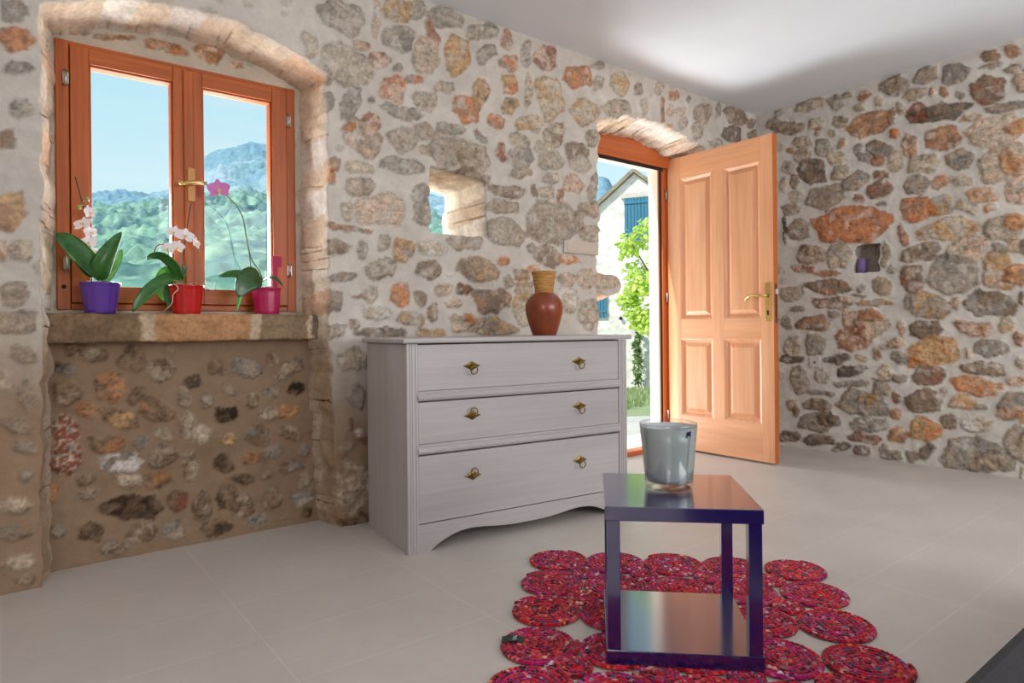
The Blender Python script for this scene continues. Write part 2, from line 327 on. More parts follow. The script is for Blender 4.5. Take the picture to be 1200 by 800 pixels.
def stone_material():
    m, nt, b = new_mat('stone_and_mortar')
    at_ = nt.nodes.new('ShaderNodeAttribute')
    at_.attribute_name = 'Col'
    v = objcoord(nt)
    n1 = noise(nt, v, 55, 6, 0.65)
    n2 = noise(nt, v, 14, 4, 0.6)
    m1 = ramp(nt, n1, [(0.25, (0.62, 0.60, 0.58)), (0.5, (1.0, 1.0, 1.0)), (0.78, (1.30, 1.30, 1.28))])
    m1 = mixc(nt, (1.0, 1.0, 1.0), m1, at_.outputs['Alpha'])
    m2 = ramp(nt, n2, [(0.3, (0.90, 0.89, 0.88)), (0.7, (1.08, 1.08, 1.08))])
    c = mixc(nt, at_.outputs['Color'], m1, 1.0, 'MULTIPLY')
    c = mixc(nt, c, m2, 1.0, 'MULTIPLY')
    nt.links.new(c, b.inputs['Base Color'])
    b.inputs['Roughness'].default_value = 0.9
    b.inputs['Specular IOR Level'].default_value = 0.15
    bump(nt, b, n1, 0.55, 0.006)
    return m


STONE_MAT = stone_material()


def parse(s):
    out = []
    for it in s.split(';'):
        q = it.split()
        out.append([int(v) / 1000 for v in q[:6]] + [q[6]])
    return out


def stone_wall(name, us, vs, place, stones, mortar, hole=None, depth=None, splay=0.0, reveal_col=None,
               rough=0.005, filler=(0.35, 'gsB'), seed=1, cap=False, relief=1.0, fade=0.2, grow=1.08, kind='structure'):
    """one wall as a fine relief: stones standing proud of the mortar, openings cut along a drawn edge.
    us, vs: grid lines; place(u, v, h) -> xyz; hole(u, v) > 0 where the wall is solid"""
    rng = np.random.RandomState(seed)
    U, V = np.meshgrid(us, vs)
    H = (fbm(U * 7, V * 7, seed) - 0.5) * 4 * rough + (fbm(U * 38, V * 38, seed + 5, 3) - 0.5) * rough * 0.8
    C = mortar(U, V) * (0.86 + 0.28 * fbm(U * 5, V * 5, seed + 9, 5))[..., None]
    cover = np.zeros_like(U)
    todo = [(s, 1.0) for s in stones]
    # small half-buried stones where the wall shows mostly mortar
    pts = []
    nf = int(filler[0] * 260 * (us[-1] - us[0]) * (vs[-1] - vs[0]))
    for _ in range(nf):
        u, v = rng.uniform(us[0], us[-1]), rng.uniform(vs[0], vs[-1])
        a = rng.uniform(0.02, 0.055)
        b = a * rng.uniform(0.45, 0.9)
        t = rng.uniform(-0.3, 0.3)
        pts.append(([u, v, a * math.cos(t), a * math.sin(t), -b * math.sin(t), b * math.cos(t),
                     rng.choice(list(filler[1])) + rng.choice(list(filler[1]))], 0.0))
    for s, strong in todo + pts:
        cu, cv, ax, ay, bx, by, cc = s
        ext = 1.35 * (abs(ax) + abs(bx)), 1.35 * (abs(ay) + abs(by))
        i0, i1 = np.searchsorted(us, [cu - ext[0], cu + ext[0]])
        j0, j1 = np.searchsorted(vs, [cv - ext[1], cv + ext[1]])
        if i1 - i0 < 2 or j1 - j0 < 2:
            continue
        u, v = U[j0:j1, i0:i1], V[j0:j1, i0:i1]
        if not strong and cover[j0:j1, i0:i1].max() > 0.15:
            continue
        if strong:
            ax, ay, bx, by = ax * grow, ay * grow, bx * grow, by * grow
        det = ax * by - ay * bx
        wx = (fbm(u * 13, v * 13, seed + 21, 2) - 0.5) * 0.040 + (fbm(u * 70, v * 70, seed + 22, 3) - 0.5) * 0.016
        wy = (fbm(u * 13, v * 13, seed + 31, 2) - 0.5) * 0.040 + (fbm(u * 70, v * 70, seed + 32, 3) - 0.5) * 0.016
        du, dv = u - cu + wx, v - cv + wy
        p = (du * by - dv * bx) / det
        q = (dv * ax - du * ay) / det
        rr = (np.abs(p) ** 4 + np.abs(q) ** 4) ** (1 / 4) * 0.95
        K = rng.randint(5, 8)
        ph = rng.uniform(0, 6.28)
        for k in range(K):
            t = ph + 2 * math.pi * k / K + rng.uniform(-0.25, 0.25)
            rr = np.maximum(rr, (p * math.cos(t) + q * math.sin(t)) / rng.uniform(0.82, 1.15))
        size = math.sqrt(abs(det))
        e = min(0.30, 0.0065 / size)
        mask = sstep(1 + e, 1 - e, rr)
        c1, c2 = PAL[cc[0]], PAL[cc[1]]
        fr = 90 if cc[1] == 'm' else 22
        mx = sstep(0.46, 0.62, fbm(u * fr, v * fr, seed + int(cu * 1000) % 997, 4))[..., None]
        col = c1 * (1 - mx) + c2 * mx
        tone = 0.66 + 0.62 * fbm(u * 16 + cu, v * 28 - cv, seed + 3, 5)
        streak = 1 - 0.36 * sstep(0.60, 0.72, fbm(u * 30, v * 70, seed + int(cv * 1000) % 991, 4))
        vein = 1 - 0.42 * sstep(0.035, 0.0, np.abs(fbm(u * 13, v * 22, seed + int(cu * 777) % 983, 5) - 0.5))
        col = col * (tone * streak * vein)[..., None] * rng.uniform(0.94, 1.08)
        sm = (fade + 0.45 * sstep(0.58, 0.74, fbm(u * 20, v * 20, seed + int(cv * 555) % 977, 4)))[..., None]
        col = col * (1 - sm) + C[j0:j1, i0:i1] * sm
        rim = 1 - 0.16 * sstep(0.74, 0.97, rr) * sstep(1.12, 0.98, rr)   # stone colour darkened towards its edge
        col = col * rim[..., None]
        hs = relief * (rng.uniform(0.006, 0.015) if strong else 0.004)
        bulge = hs * sstep(1.08, 0.72, rr) + (fbm(u * 45, v * 45, seed + 51, 4) - 0.5) * 0.017 * relief * mask
        if not strong:
            mask = mask * 0.55
        C[j0:j1, i0:i1] = C[j0:j1, i0:i1] * (1 - mask[..., None]) + col * mask[..., None]
        H[j0:j1, i0:i1] += bulge
        cover[j0:j1, i0:i1] = np.maximum(cover[j0:j1, i0:i1], mask)
    # mortar darker and sunk around stones is left to the relief itself
    nv, nu = U.shape
    S = hole(U, V) if hole else np.ones_like(U)
    Us, Vs = U.copy(), V.copy()
    if hole:
        e = 1e-3
        gx = (hole(U + e, V) - hole(U - e, V)) / (2 * e)
        gy = (hole(U, V + e) - hole(U, V - e)) / (2 * e)
        g2 = np.maximum(gx * gx + gy * gy, 0.2)
        neg = S < 0
        for _ in range(2):
            Us = np.where(neg, Us - (hole(Us, Vs)) * gx / g2, Us)
            Vs = np.where(neg, Vs - (hole(Us, Vs)) * gy / g2, Vs)
        gl = np.sqrt(g2)
        gx, gy = gx / gl, gy / gl
    idx = np.arange(nv * nu).reshape(nv, nu)
    quad = np.stack([idx[:-1, :-1], idx[:-1, 1:], idx[1:, 1:], idx[1:, :-1]], -1).reshape(-1, 4)
    solid = (S.reshape(-1) >= 0)[quad].any(1)
    quad = quad[solid]
    P = np.stack(place(Us, Vs, H), -1).reshape(-1, 3)
    Cf = C.reshape(-1, 3)
    verts, cols, quads = [P], [Cf], [quad]
    alpha = [cover.reshape(-1)]
    if hole and depth:
        ed = np.concatenate([quad[:, [0, 1]], quad[:, [1, 2]], quad[:, [2, 3]], quad[:, [3, 0]]])
        key = np.sort(ed, 1)
        k1 = key[:, 0].astype(np.int64) * (nv * nu) + key[:, 1]
        _, inv, cnt = np.unique(k1, return_inverse=True, return_counts=True)
        be = ed[cnt[inv] == 1]
        jj, ii = be // nu, be % nu
        border = ((jj == 0).all(1) | (jj == nv - 1).all(1) | (ii == 0).all(1) | (ii == nu - 1).all(1))
        be = be[~border]
        bv = np.unique(be)
        loc = np.full(nv * nu, -1)
        loc[bv] = np.arange(len(bv))
        u, v = Us.reshape(-1)[bv], Vs.reshape(-1)[bv]
        gxx, gyy = gx.reshape(-1)[bv], gy.reshape(-1)[bv]
        dep = depth(u, v)
        sp = splay(u, v) if callable(splay) else np.full(len(bv), splay)
        K = 14
        prev = bv
        base = nv * nu
        for k in range(1, K + 1):
            f = k / K
            rn = (fbm(u * 9 + v * 9, dep * f * 14 + u * 3, seed + 71, 4) - 0.5) * 0.045 * min(1, 3 * f) * (0.25 if cap else 1)
            nu_, nv_ = u - gxx * (sp * f + rn), v - gyy * (sp * f + rn)
            nP = np.stack(place(nu_, nv_, -dep * f), -1)
            if k == 1:
                nP = nP * 0.85 + P[bv] * 0.15
            verts.append(nP)
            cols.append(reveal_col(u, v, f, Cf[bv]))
            alpha.append(np.full(len(bv), 0.6))
            cur = base + np.arange(len(bv))
            base += len(bv)
            a, b = loc[be[:, 0]], loc[be[:, 1]]
            quads.append(np.stack([prev[b], prev[a], cur[a], cur[b]], -1))
            prev = cur
        if cap:   # closes the back of a pocket
            cc_ = np.mean(verts[-1], 0)
            verts.append(np.repeat(cc_[None], len(bv), 0) * 0.85 + verts[-1] * 0.15)
            cols.append(cols[-1])
            alpha.append(alpha[-1])
            cur = base + np.arange(len(bv))
            quads.append(np.stack([prev[b], prev[a], cur[a], cur[b]], -1))
            base += len(bv)
            verts.append(np.repeat(cc_[None], len(bv), 0))
            cols.append(cols[-1])
            alpha.append(alpha[-1])
            cur2 = base + np.arange(len(bv))
            quads.append(np.stack([cur[b], cur[a], cur2[a], cur2[b]], -1))
    verts = np.concatenate(verts)
    cols = np.clip(np.concatenate(cols), 0, 1)
    quads = np.concatenate(quads)
    alpha = 0.12 + 0.88 * np.concatenate(alpha)
    used = np.unique(quads)
    remap = np.full(len(verts), -1)
    remap[used] = np.arange(len(used))
    verts, cols, quads, alpha = verts[used], cols[used], remap[quads], alpha[used]
    me = bpy.data.meshes.new(name)
    me.vertices.add(len(verts))
    me.vertices.foreach_set('co', verts.astype(np.float32).ravel())
    me.loops.add(len(quads) * 4)
    me.loops.foreach_set('vertex_index', quads.astype(np.int32).ravel())
    me.polygons.add(len(quads))
    me.polygons.foreach_set('loop_start', np.arange(0, len(quads) * 4, 4, dtype=np.int32))
    me.polygons.foreach_set('loop_total', np.full(len(quads), 4, dtype=np.int32))
    me.update(calc_edges=True)
    me.validate()
    ca = me.color_attributes.new('Col', 'FLOAT_COLOR', 'POINT')
    ca.data.foreach_set('color', np.concatenate([cols, alpha[:, None]], 1).astype(np.float32).ravel())
    me.polygons.foreach_set('use_smooth', np.ones(len(me.polygons), dtype=bool))
    me.materials.append(STONE_MAT)
    o = bpy.data.objects.new(name, me)
    COL.objects.link(o)
    tag(o, kind=kind)
    return o


def rand_stones(u0, u1, v0, v1, seed, cell=0.2, cols='gGBspbyR'):
    """a loose course pattern for stretches outside the photograph"""
    rng = np.random.RandomState(seed)
    out = []
    v = v0
    while v < v1:
        hgt = rng.uniform(0.08, 0.16)
        u = u0 + rng.uniform(-0.1, 0.1)
        while u < u1:
            w = rng.uniform(0.08, 0.26)
            t = rng.uniform(-0.15, 0.15)
            a, b = w * 0.42, hgt * 0.40
            out.append([u + w / 2, v + hgt / 2, a * math.cos(t), a * math.sin(t), -b * math.sin(t), b * math.cos(t),
                        rng.choice(list(cols)) + rng.choice(list(cols))])
            u += w
        v += hgt
    return out


ST = {k: parse(v) for k, v in STONES.items()}
D, XR, HC = 2.84, 4.647, 2.547


# ---- front wall: window niche, slit opening, doorway
def niche_sd(u, v):
    hw = 0.53 + 0.02 * np.clip((0.9 - v) / 0.9, 0, 1)
    uc = 0.637 + 0.012 * np.clip((0.9 - v) / 0.9, 0, 1)
    a = np.abs(u - uc) - hw
    c = np.where(v > 1.2, np.hypot(u - 0.637, v - 1.085) - 1.108, -1.0)
    return np.maximum(a, c) + (fbm(u * 14, v * 14, 5, 3) - 0.5) * 0.034


def door_sd(u, v):
    a = np.abs(u - 3.437) - 0.548
    c = np.hypot(u - 3.44, v - (2.272 - 1.56)) - 1.56
    s = np.maximum(a, c) + (fbm(u * 17, v * 17, 8, 3) - 0.5) * 0.075
    st = np.hypot((u - 2.985) / 0.105, (v - 1.165) / 0.062)
    stone = (1 - st) * 0.055
    return np.maximum(s, stone)


def slit_sd(u, v):
    a = np.abs(u - 1.871) - 0.176
    top = v - (1.725 - 0.11 * (u - 1.695))
    bot = 1.385 - v
    return np.maximum(np.maximum(a, top), bot) + (fbm(u * 20, v * 20, 12, 3) - 0.5) * 0.02


def front_hole(u, v):
    return np.minimum(np.minimum(niche_sd(u, v), door_sd(u, v)), slit_sd(u, v))


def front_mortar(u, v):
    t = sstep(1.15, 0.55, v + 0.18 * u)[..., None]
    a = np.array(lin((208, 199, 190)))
    b = np.array(lin((152, 126, 103)))  # browner mortar low on the left, darkened further for weaker light there
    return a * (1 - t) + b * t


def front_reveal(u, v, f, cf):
    blk = np.floor(u * 7.3 + v * 8.7 + 0.35 * f)
    r = _h(blk, blk * 0 + 3, 4)
    pal = np.array([lin((240, 226, 206)), lin((236, 214, 190)), lin((230, 194, 164)), lin((240, 232, 222)), lin((222, 200, 176))])
    c = pal[(r * 4.99).astype(int)]
    tone = (0.8 + 0.35 * fbm(u * 25 + v * 19, f * 6 + u * 5, 77, 4))[:, None]
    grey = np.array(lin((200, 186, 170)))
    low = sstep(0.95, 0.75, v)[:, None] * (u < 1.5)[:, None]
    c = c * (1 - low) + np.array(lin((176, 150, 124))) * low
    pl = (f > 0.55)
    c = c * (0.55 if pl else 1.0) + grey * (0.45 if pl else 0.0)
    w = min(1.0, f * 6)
    return (c * tone) * w + cf * (1 - w)


front_us = np.concatenate([np.arange(-1.6, -0.9, 0.02), np.arange(-0.9, -0.25, 0.012), np.arange(-0.25, XR + 0.03, 0.008)])
front_vs = np.arange(0, HC + 0.009, 0.008)
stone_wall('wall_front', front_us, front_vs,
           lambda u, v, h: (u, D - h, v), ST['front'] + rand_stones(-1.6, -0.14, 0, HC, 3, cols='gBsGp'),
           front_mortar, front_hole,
           depth=lambda u, v: np.where(u < 1.4, 0.235, np.where(u < 2.4, 0.42, 0.285)),
           splay=lambda u, v: np.where(u < 1.4, 0.045, np.where(u < 2.4, 0.0, 0.055)),
           reveal_col=front_reveal, filler=(0.30, 'gsB'), seed=11, fade=0.22)


# ---- back of the window niche: rough panel under the sill, plastered strip round the window
def niche_place(u, v, h):
    t = sstep(0.93, 0.88, v)
    bul = 0.02 * (fbm(u * 3, v * 3, 91, 3) - 0.5)
    return (u, 3.072 - 0.05 * t - h * (0.35 + 0.65 * t) - bul * t - 0.06 * sstep(0.25, 0.0, v) * 0.4, v)


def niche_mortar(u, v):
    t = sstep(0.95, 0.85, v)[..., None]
    return np.array(lin((196, 182, 166))) * (1 - t) + np.array(lin((146, 121, 99))) * t  # brown mortar below the sill, the dim light there painted in as well


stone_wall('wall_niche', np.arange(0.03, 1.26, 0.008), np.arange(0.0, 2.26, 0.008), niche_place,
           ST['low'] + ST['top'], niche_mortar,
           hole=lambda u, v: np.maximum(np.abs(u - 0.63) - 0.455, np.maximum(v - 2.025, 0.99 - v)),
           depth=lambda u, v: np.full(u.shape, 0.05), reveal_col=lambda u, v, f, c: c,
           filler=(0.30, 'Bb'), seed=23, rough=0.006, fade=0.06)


# ---- right wall with the little pocket that holds a candle
def pocket_sd(u, v):
    uc = 2.012 + 0.12 * np.clip(1.44 - v, 0, 0.2) * 0.6
    return np.maximum(np.abs(u - uc) - 0.083, np.abs(v - 1.352) - 0.094) + (fbm(u * 22, v * 22, 15, 3) - 0.5) * 0.03


right_us = np.concatenate([np.arange(-2.3, 0.7, 0.05), np.arange(0.7, D + 0.03, 0.009)])
stone_wall('wall_right', right_us, np.arange(0, HC + 0.01, 0.009),
           lambda u, v, h: (XR - h, u, v), ST['right'] + rand_stones(-2.3, 1.05, 0, HC, 9, cols='gBsGpRbyq'),
           lambda u, v: np.broadcast_to(np.array(lin((212, 206, 198))), u.shape + (3,)).copy(),
           pocket_sd, depth=lambda u, v: np.full(u.shape, 0.11), splay=0.0, cap=True,
           reveal_col=lambda u, v, f, c: np.broadcast_to(np.array(lin((176, 164, 150))), c.shape) * (0.8 + 0.3 * fbm(u * 30, v * 30 + f * 4, 3))[:, None],
           filler=(0.45, 'gsBpb'), seed=37, fade=0.12)

# ---- the rest of the shell
PLASTER = plain('pale_plaster', (226, 222, 216), 0.9, var=0.03, scale=6)
OUTER = plain('outer_render', (236, 224, 204), 0.9, var=0.04, scale=5)
GREYBACK = plain('rear_plaster', (214, 206, 196), 0.9, var=0.04, scale=3)
mb = MB()
xs = [-1.9, 0.19, 1.07, 1.655, 2.09, 2.985, 3.862, 5.1]
for x0, x1, cuts in [(xs[0], xs[1], []), (xs[1], xs[2], [(0.995, 2.02)]), (xs[2], xs[3], []), (xs[3], xs[4], [(1.36, 1.76)]),
                     (xs[4], xs[5], []), (xs[5], xs[6], [(-0.5, 2.075)]), (xs[6], xs[7], [])]:
    z = -0.9
    for a, b in cuts:
        if a > z:
            mb.box(x0, x1, 3.14, 3.26, z, a)
        else:
            mb.box(x0, x1, 3.14, 3.26, z, -0.03)
        z = b
    mb.box(x0, x1, 3.14, 3.26, z, 3.0)
mb.box(4.83, 5.1, -2.5, 3.26, -0.9, 3.0)
tag(mb.build('wall_outer', OUTER), kind='structure')
tag(MB().box(-1.75, -1.6, -2.5, 3.14, 0, HC).build('wall_left', GREYBACK), kind='structure')
tag(MB().box(-1.75, 4.83, -2.5, -2.35, 0, HC).build('wall_back', GREYBACK), kind='structure')


def ceiling_material():
    m, nt, b = new_mat('ceiling_paint')
    f = noise(nt, objcoord(nt), 2.5, 4)
    nt.links.new(ramp(nt, f, [(0.3, lin((232, 238, 246))), (0.7, lin((238, 243, 250)))]), b.inputs['Base Color'])
    b.inputs['Roughness'].default_value = 0.95
    bump(nt, b, noise(nt, objcoord(nt), 160, 3), 0.06, 0.002)
    return m


tag(MB().box(-1.8, 5.1, -2.55, 3.3, HC, HC + 0.25).build('ceiling', ceiling_material()), kind='structure')


def floor_material():
    m, nt, b = new_mat('stone_floor_tiles')
    tc = nt.nodes.new('ShaderNodeTexCoord')
    mp = nt.nodes.new('ShaderNodeMapping')
    mp.inputs['Location'].default_value = (0.013, 0.134, 0)
    nt.links.new(tc.outputs['Object'], mp.inputs['Vector'])
    br = nt.nodes.new('ShaderNodeTexBrick')
    br.offset = 0.0
    br.squash = 1.0
    br.inputs['Scale'].default_value = 1.0
    br.inputs['Brick Width'].default_value = 0.60
    br.inputs['Row Height'].default_value = 0.298
    br.inputs['Mortar Size'].default_value = 0.0022
    br.inputs['Mortar Smooth'].default_value = 0.3
    br.inputs['Color1'].default_value = (*lin((206, 198, 190)), 1)
    br.inputs['Color2'].default_value = (*lin((203, 195, 187)), 1)
    br.inputs['Mortar'].default_value = (*lin((214, 208, 199)), 1)
    nt.links.new(mp.outputs['Vector'], br.inputs['Vector'])
    n1 = noise(nt, objcoord(nt), 3.0, 5, 0.6)
    n2 = noise(nt, objcoord(nt, (18, 70, 1)), 1.0, 4, 0.6)
    c = mixc(nt, br.outputs['Color'], ramp(nt, n1, [(0.3, (0.93, 0.92, 0.91)), (0.7, (1.04, 1.04, 1.04))]), 1.0, 'MULTIPLY')
    c = mixc(nt, c, ramp(nt, n2, [(0.3, (0.97, 0.97, 0.97)), (0.7, (1.02, 1.02, 1.02))]), 1.0, 'MULTIPLY')
    sp = noise(nt, objcoord(nt), 24, 2, 0.4)
    c = mixc(nt, c, ramp(nt, sp, [(0.14, (0.45, 0.42, 0.4)), (0.17, (1, 1, 1))]), 1.0, 'MULTIPLY')
    nt.links.new(c, b.inputs['Base Color'])
    rr = ramp(nt, n1, [(0.3, (0.36,) * 3), (0.7, (0.50,) * 3)])
    nt.links.new(rr, b.inputs['Roughness'])
    b.inputs['Specular IOR Level'].default_value = 0.4
    bump(nt, b, n1, 0.04, 0.004)
    return m


tag(MB().box(-1.8, 4.9, -2.5, 3.14, -0.2, 0.0).build('floor', floor_material()), kind='structure')

# ------------------------------------------------------------------ window
W_V = wood('window_wood_upright', (152, 68, 16), (194, 100, 30), 'z', 0.45, 0.0)
W_H = wood('window_wood_level', (152, 68, 16), (194, 100, 30), 'x', 0.45, 0.0)
METAL = plain('dull_steel', (186, 182, 176), 0.35, 0.9)
BRASS = plain('pale_brass', (212, 186, 120), 0.28, 0.95)
OLDBRASS = plain('aged_brass', (132, 106, 58), 0.38, 0.9, var=0.25, scale=80)
DARK = plain('dark_gap', (40, 26, 18), 0.8)


def pane_material(name, tint=(1, 1, 1), edge=(0.8, 0.85, 0.85), gloss=0.06):
    m = bpy.data.materials.new(name)
    m.use_nodes = True
    nt = m.node_tree
    nt.nodes.clear()
    out = nt.nodes.new('ShaderNodeOutputMaterial')
    tr = nt.nodes.new('ShaderNodeBsdfTransparent')
    gl = nt.nodes.new('ShaderNodeBsdfGlossy')
    gl.inputs['Roughness'].default_value = 0.03
    lw = nt.nodes.new('ShaderNodeLayerWeight')
    lw.inputs['Blend'].default_value = 0.25
    nt.links.new(ramp(nt, lw.outputs['Facing'], [(0.0, tint), (0.55, tint), (1.0, edge)]), tr.inputs['Color'])
    mx = nt.nodes.new('ShaderNodeMixShader')
    mul = nt.nodes.new('ShaderNodeMath')
    mul.operation = 'MULTIPLY_ADD'
    mul.inputs[1].default_value = 0.35
    mul.inputs[2].default_value = gloss * 0.5
    nt.links.new(lw.outputs['Fresnel'], mul.inputs[0])
    nt.links.new(mul.outputs[0], mx.inputs[0])
    nt.links.new(tr.outputs[0], mx.inputs[1])
    nt.links.new(gl.outputs[0], mx.inputs[2])
    nt.links.new(mx.outputs[0], out.inputs['Surface'])
    return m


PANE = pane_material('window_glass', (0.97, 0.985, 0.985), gloss=0.02)

win = thing('window_1', kind='structure', loc=(0, 0, 0))
X0, X1, Z0, Z1 = 0.163, 1.095, 0.985, 2.036
mb = MB()
for a, b in ((X0, X0 + 0.046), (X1 - 0.042, X1)):
    mb.box(a, b, 3.062, 3.145, Z0, Z1, 0)
mb.box(X0 + 0.046, X1 - 0.042, 3.064, 3.145, Z1 - 0.022, Z1, 1)
mb.box(X0 + 0.046, X1 - 0.042, 3.064, 3.145, Z0, Z0 + 0.026, 1)
mb.box(X0 + 0.040, X0 + 0.062, 3.126, 3.144, Z0 + 0.002, Z1 - 0.002, 0)
mb.box(X1 - 0.058, X1 - 0.036, 3.126, 3.144, Z0 + 0.002, Z1 - 0.002, 0)
mb.box(X0 + 0.046, X1 - 0.042, 3.126, 3.144, Z1 - 0.036, Z1 - 0.016, 1)
mb.box(X0 + 0.046, X1 - 0.042, 3.126, 3.144, Z0 + 0.016, Z0 + 0.042, 1)
mb.build('window_frame', [W_V, W_H], win, bevel=0.004)


def sash(x0, x1, s0, s1, front):
    """one opening light: stiles of width s0 (left) and s1 (right)"""
    z0, z1 = Z0 + 0.028, Z1 - 0.018
    m = MB()
    m.box(x0, x0 + s0, front, 3.125, z0, z1, 0)
    m.box(x1 - s1, x1, front, 3.125, z0, z1, 0)
    m.box(x0 + s0, x1 - s1, front + 0.002, 3.123, z1 - 0.062, z1, 1)
    m.box(x0 + s0, x1 - s1, front + 0.002, 3.123, z0, z0 + 0.060, 1)
    # glazing bead sloping to the pane
    a, b, c, d = x0 + s0, x1 - s1, z0 + 0.060, z1 - 0.062
    for p, q, r, t in ((a, a + 0.008, c, d), (b - 0.008, b, c, d)):
        m.box(p, q, front + 0.012, 3.115, r, t, 0)
    m.box(a, b, front + 0.012, 3.115, c, c + 0.008, 1)
    m.box(a, b, front + 0.012, 3.115, d - 0.008, d, 1)
    o = m.build('window_sash', [W_V, W_H], win, bevel=0.003)
    MB().box(a + 0.004, b - 0.004, 3.098, 3.101, c + 0.004, d - 0.004).build('pane', PANE, o)
    return o


s1 = sash(0.211, 0.617, 0.062, 0.044, 3.052)
s2 = sash(0.617, 1.052, 0.070, 0.066, 3.052)
# bead line between the two lights
MB().box(0.611, 0.650, 3.040, 3.053, 1.02, 2.012).build('meeting_strip', W_V, s1, bevel=0.006)
# handle
h = MB()
h.box(0.622, 0.654, 3.034, 3.041, 1.45, 1.597)
h.build('handle_plate', plain('tan_brass_plate', (176, 124, 66), 0.4, 0.3), s1, bevel=0.003)
h = MB()
h.tube([(0.638, 3.038, 1.527), (0.638, 3.004, 1.527)], 0.008, 10)
h.tube([(0.690, 3.000, 1.531), (0.655, 3.001, 1.529), (0.625, 3.002, 1.524), (0.598, 3.002, 1.520)], [0.006, 0.008, 0.0085, 0.006], 10)
h.lathe([(0.0, -0.009), (0.007, -0.007), (0.0095, 0), (0.007, 0.007), (0.0, 0.009)], (0.592, 3.002, 1.519), 12)
h.build('handle_lever', BRASS, s1)
for x, z in ((0.197, 1.885), (0.194, 1.165)):
    m = MB()
    m.tube([(x, 3.050, z - 0.03), (x, 3.050, z + 0.03)], 0.0065, 10)
    m.box(x - 0.009, x + 0.010, 3.052, 3.062, z - 0.022, z + 0.022)
    m.build('hinge', METAL, win)
for x, z in ((1.062, 1.88), (1.060, 1.178)):
    m = MB()
    m.tube([(x, 3.050, z - 0.03), (x, 3.050, z + 0.03)], 0.0065, 10)
    m.box(x - 0.009, x + 0.010, 3.052, 3.062, z - 0.022, z + 0.022)
    m.build('hinge', METAL, win)
m = MB()
m.tube([(0.186, 3.0605, 1.075), (0.186, 3.067, 1.075)], 0.008, 12)
m.build('screw_cap', DARK, win)


# ---- stone sill: three long slabs bedded in mortar
def sill():
    us = np.linspace(0.085, 1.175, 220)
    # profile around: under edge -> front -> top
    prof = [(3.07, 0.858), (2.99, 0.856), (2.945, 0.858)] + [(2.93, 0.858 + 0.105 * k / 10) for k in range(11)] + \
           [(2.942, 0.970)] + [(2.95 + 0.12 * k / 6, 0.9675) for k in range(7)]
    uu = np.repeat(us[None], len(prof), 0)
    yy = np.repeat(np.array([p[0] for p in prof])[:, None], len(us), 1)
    zz = np.repeat(np.array([p[1] for p in prof])[:, None], len(us), 1)
    arc = np.cumsum([0] + [math.dist(prof[i], prof[i + 1]) for i in range(len(prof) - 1)])
    vv = np.repeat(arc[:, None], len(us), 1)
    n = (fbm(uu * 22, vv * 30, 301, 4) - 0.5)
    top = (np.arange(len(prof)) > 15)[:, None]
    yy = yy + n * np.where(top, 0.0, 0.022)
    zz = zz + (fbm(uu * 18, vv * 20, 302, 3) - 0.5) * np.where(top, 0.003, 0.012)
    sl = [(0.10, 0.43, (132, 108, 84)), (0.475, 0.845, (186, 140, 102)), (0.885, 1.10, (140, 118, 94)), (1.12, 1.2, (120, 104, 90))]
    col = np.broadcast_to(np.array(lin((196, 172, 146))), uu.shape + (3,)).copy()
    for a, b, c in sl:
        w = sstep(a - 0.008, a + 0.008, uu + n * 0.04) * sstep(b + 0.008, b - 0.008, uu + n * 0.04)
        t = (0.62 + 0.7 * fbm(uu * 16, vv * 30, int(a * 900), 5))[..., None]
        col = col * (1 - w[..., None]) + np.array(lin(c)) * t * w[..., None]
    nr, nc = uu.shape
    P = np.stack([uu, yy, zz], -1).reshape(-1, 3)
    idx = np.arange(nr * nc).reshape(nr, nc)
    q = np.stack([idx[:-1, :-1], idx[:-1, 1:], idx[1:, 1:], idx[1:, :-1]], -1).reshape(-1, 4)
    me = bpy.data.meshes.new('window_sill')
    me.from_pydata(P.tolist(), [], q.tolist())
    ca = me.color_attributes.new('Col', 'FLOAT_COLOR', 'POINT')
    cc = np.clip(col.reshape(-1, 3), 0, 1)
    ca.data.foreach_set('color', np.concatenate([cc, np.ones((len(cc), 1))], 1).astype(np.float32).ravel())
    me.polygons.foreach_set('use_smooth', np.ones(len(me.polygons), dtype=bool))
    me.materials.append(STONE_MAT)
    o = bpy.data.objects.new('window_sill', me)
    COL.objects.link(o)
    o.parent = win


sill()

# ------------------------------------------------------------------ door
D_Z = wood('door_wood_upright', (226, 156, 112), (238, 180, 136), 'z', fine=42)
D_Y = wood('door_wood_level', (226, 156, 112), (238, 180, 136), 'y', fine=42)
D_E = wood('door_wood_edge_shaded', (186, 92, 34), (212, 118, 52), 'z')  # door wood again, darkened to paint the shade on the free edge
F_Z = wood('frame_wood_upright', (176, 84, 36), (212, 116, 58), 'z')
F_X = wood('frame_wood_level', (176, 84, 36), (212, 116, 58), 'x')
door = thing('door_1', kind='structure', loc=(3.925, 3.125, 0))
OFF = (3.925, 3.125, 0)
mb = MB()
mb.box(3.860, 3.975, 3.128, 3.175, 0, 2.075, 0)
mb.box(3.905, 3.975, 3.085, 3.128, 0, 2.10, 0)
mb.box(2.915, 2.985, 3.085, 3.175, 0, 2.075, 0)
arc = []
for k in range(25):
    x = 2.90 + (3.99 - 2.90) * k / 24
    arc.append((x, 0.688 + math.sqrt(1.545 ** 2 - (x - 3.445) ** 2)))
mb.prism([(2.915, 2.075), (3.985, 2.075)] + arc[::-1], 'y', 3.095, 3.175, 1)
mb.build('door_frame', [F_Z, F_X], door, OFF, bevel=0.004)
mb = MB()
mb.box(2.985, 3.860, 3.118, 3.128, 2.052, 2.075)
mb.box(3.846, 3.861, 3.140, 3.150, 0.03, 2.06)
mb.build('rubber_seal', DARK, door, OFF)
mb = MB()
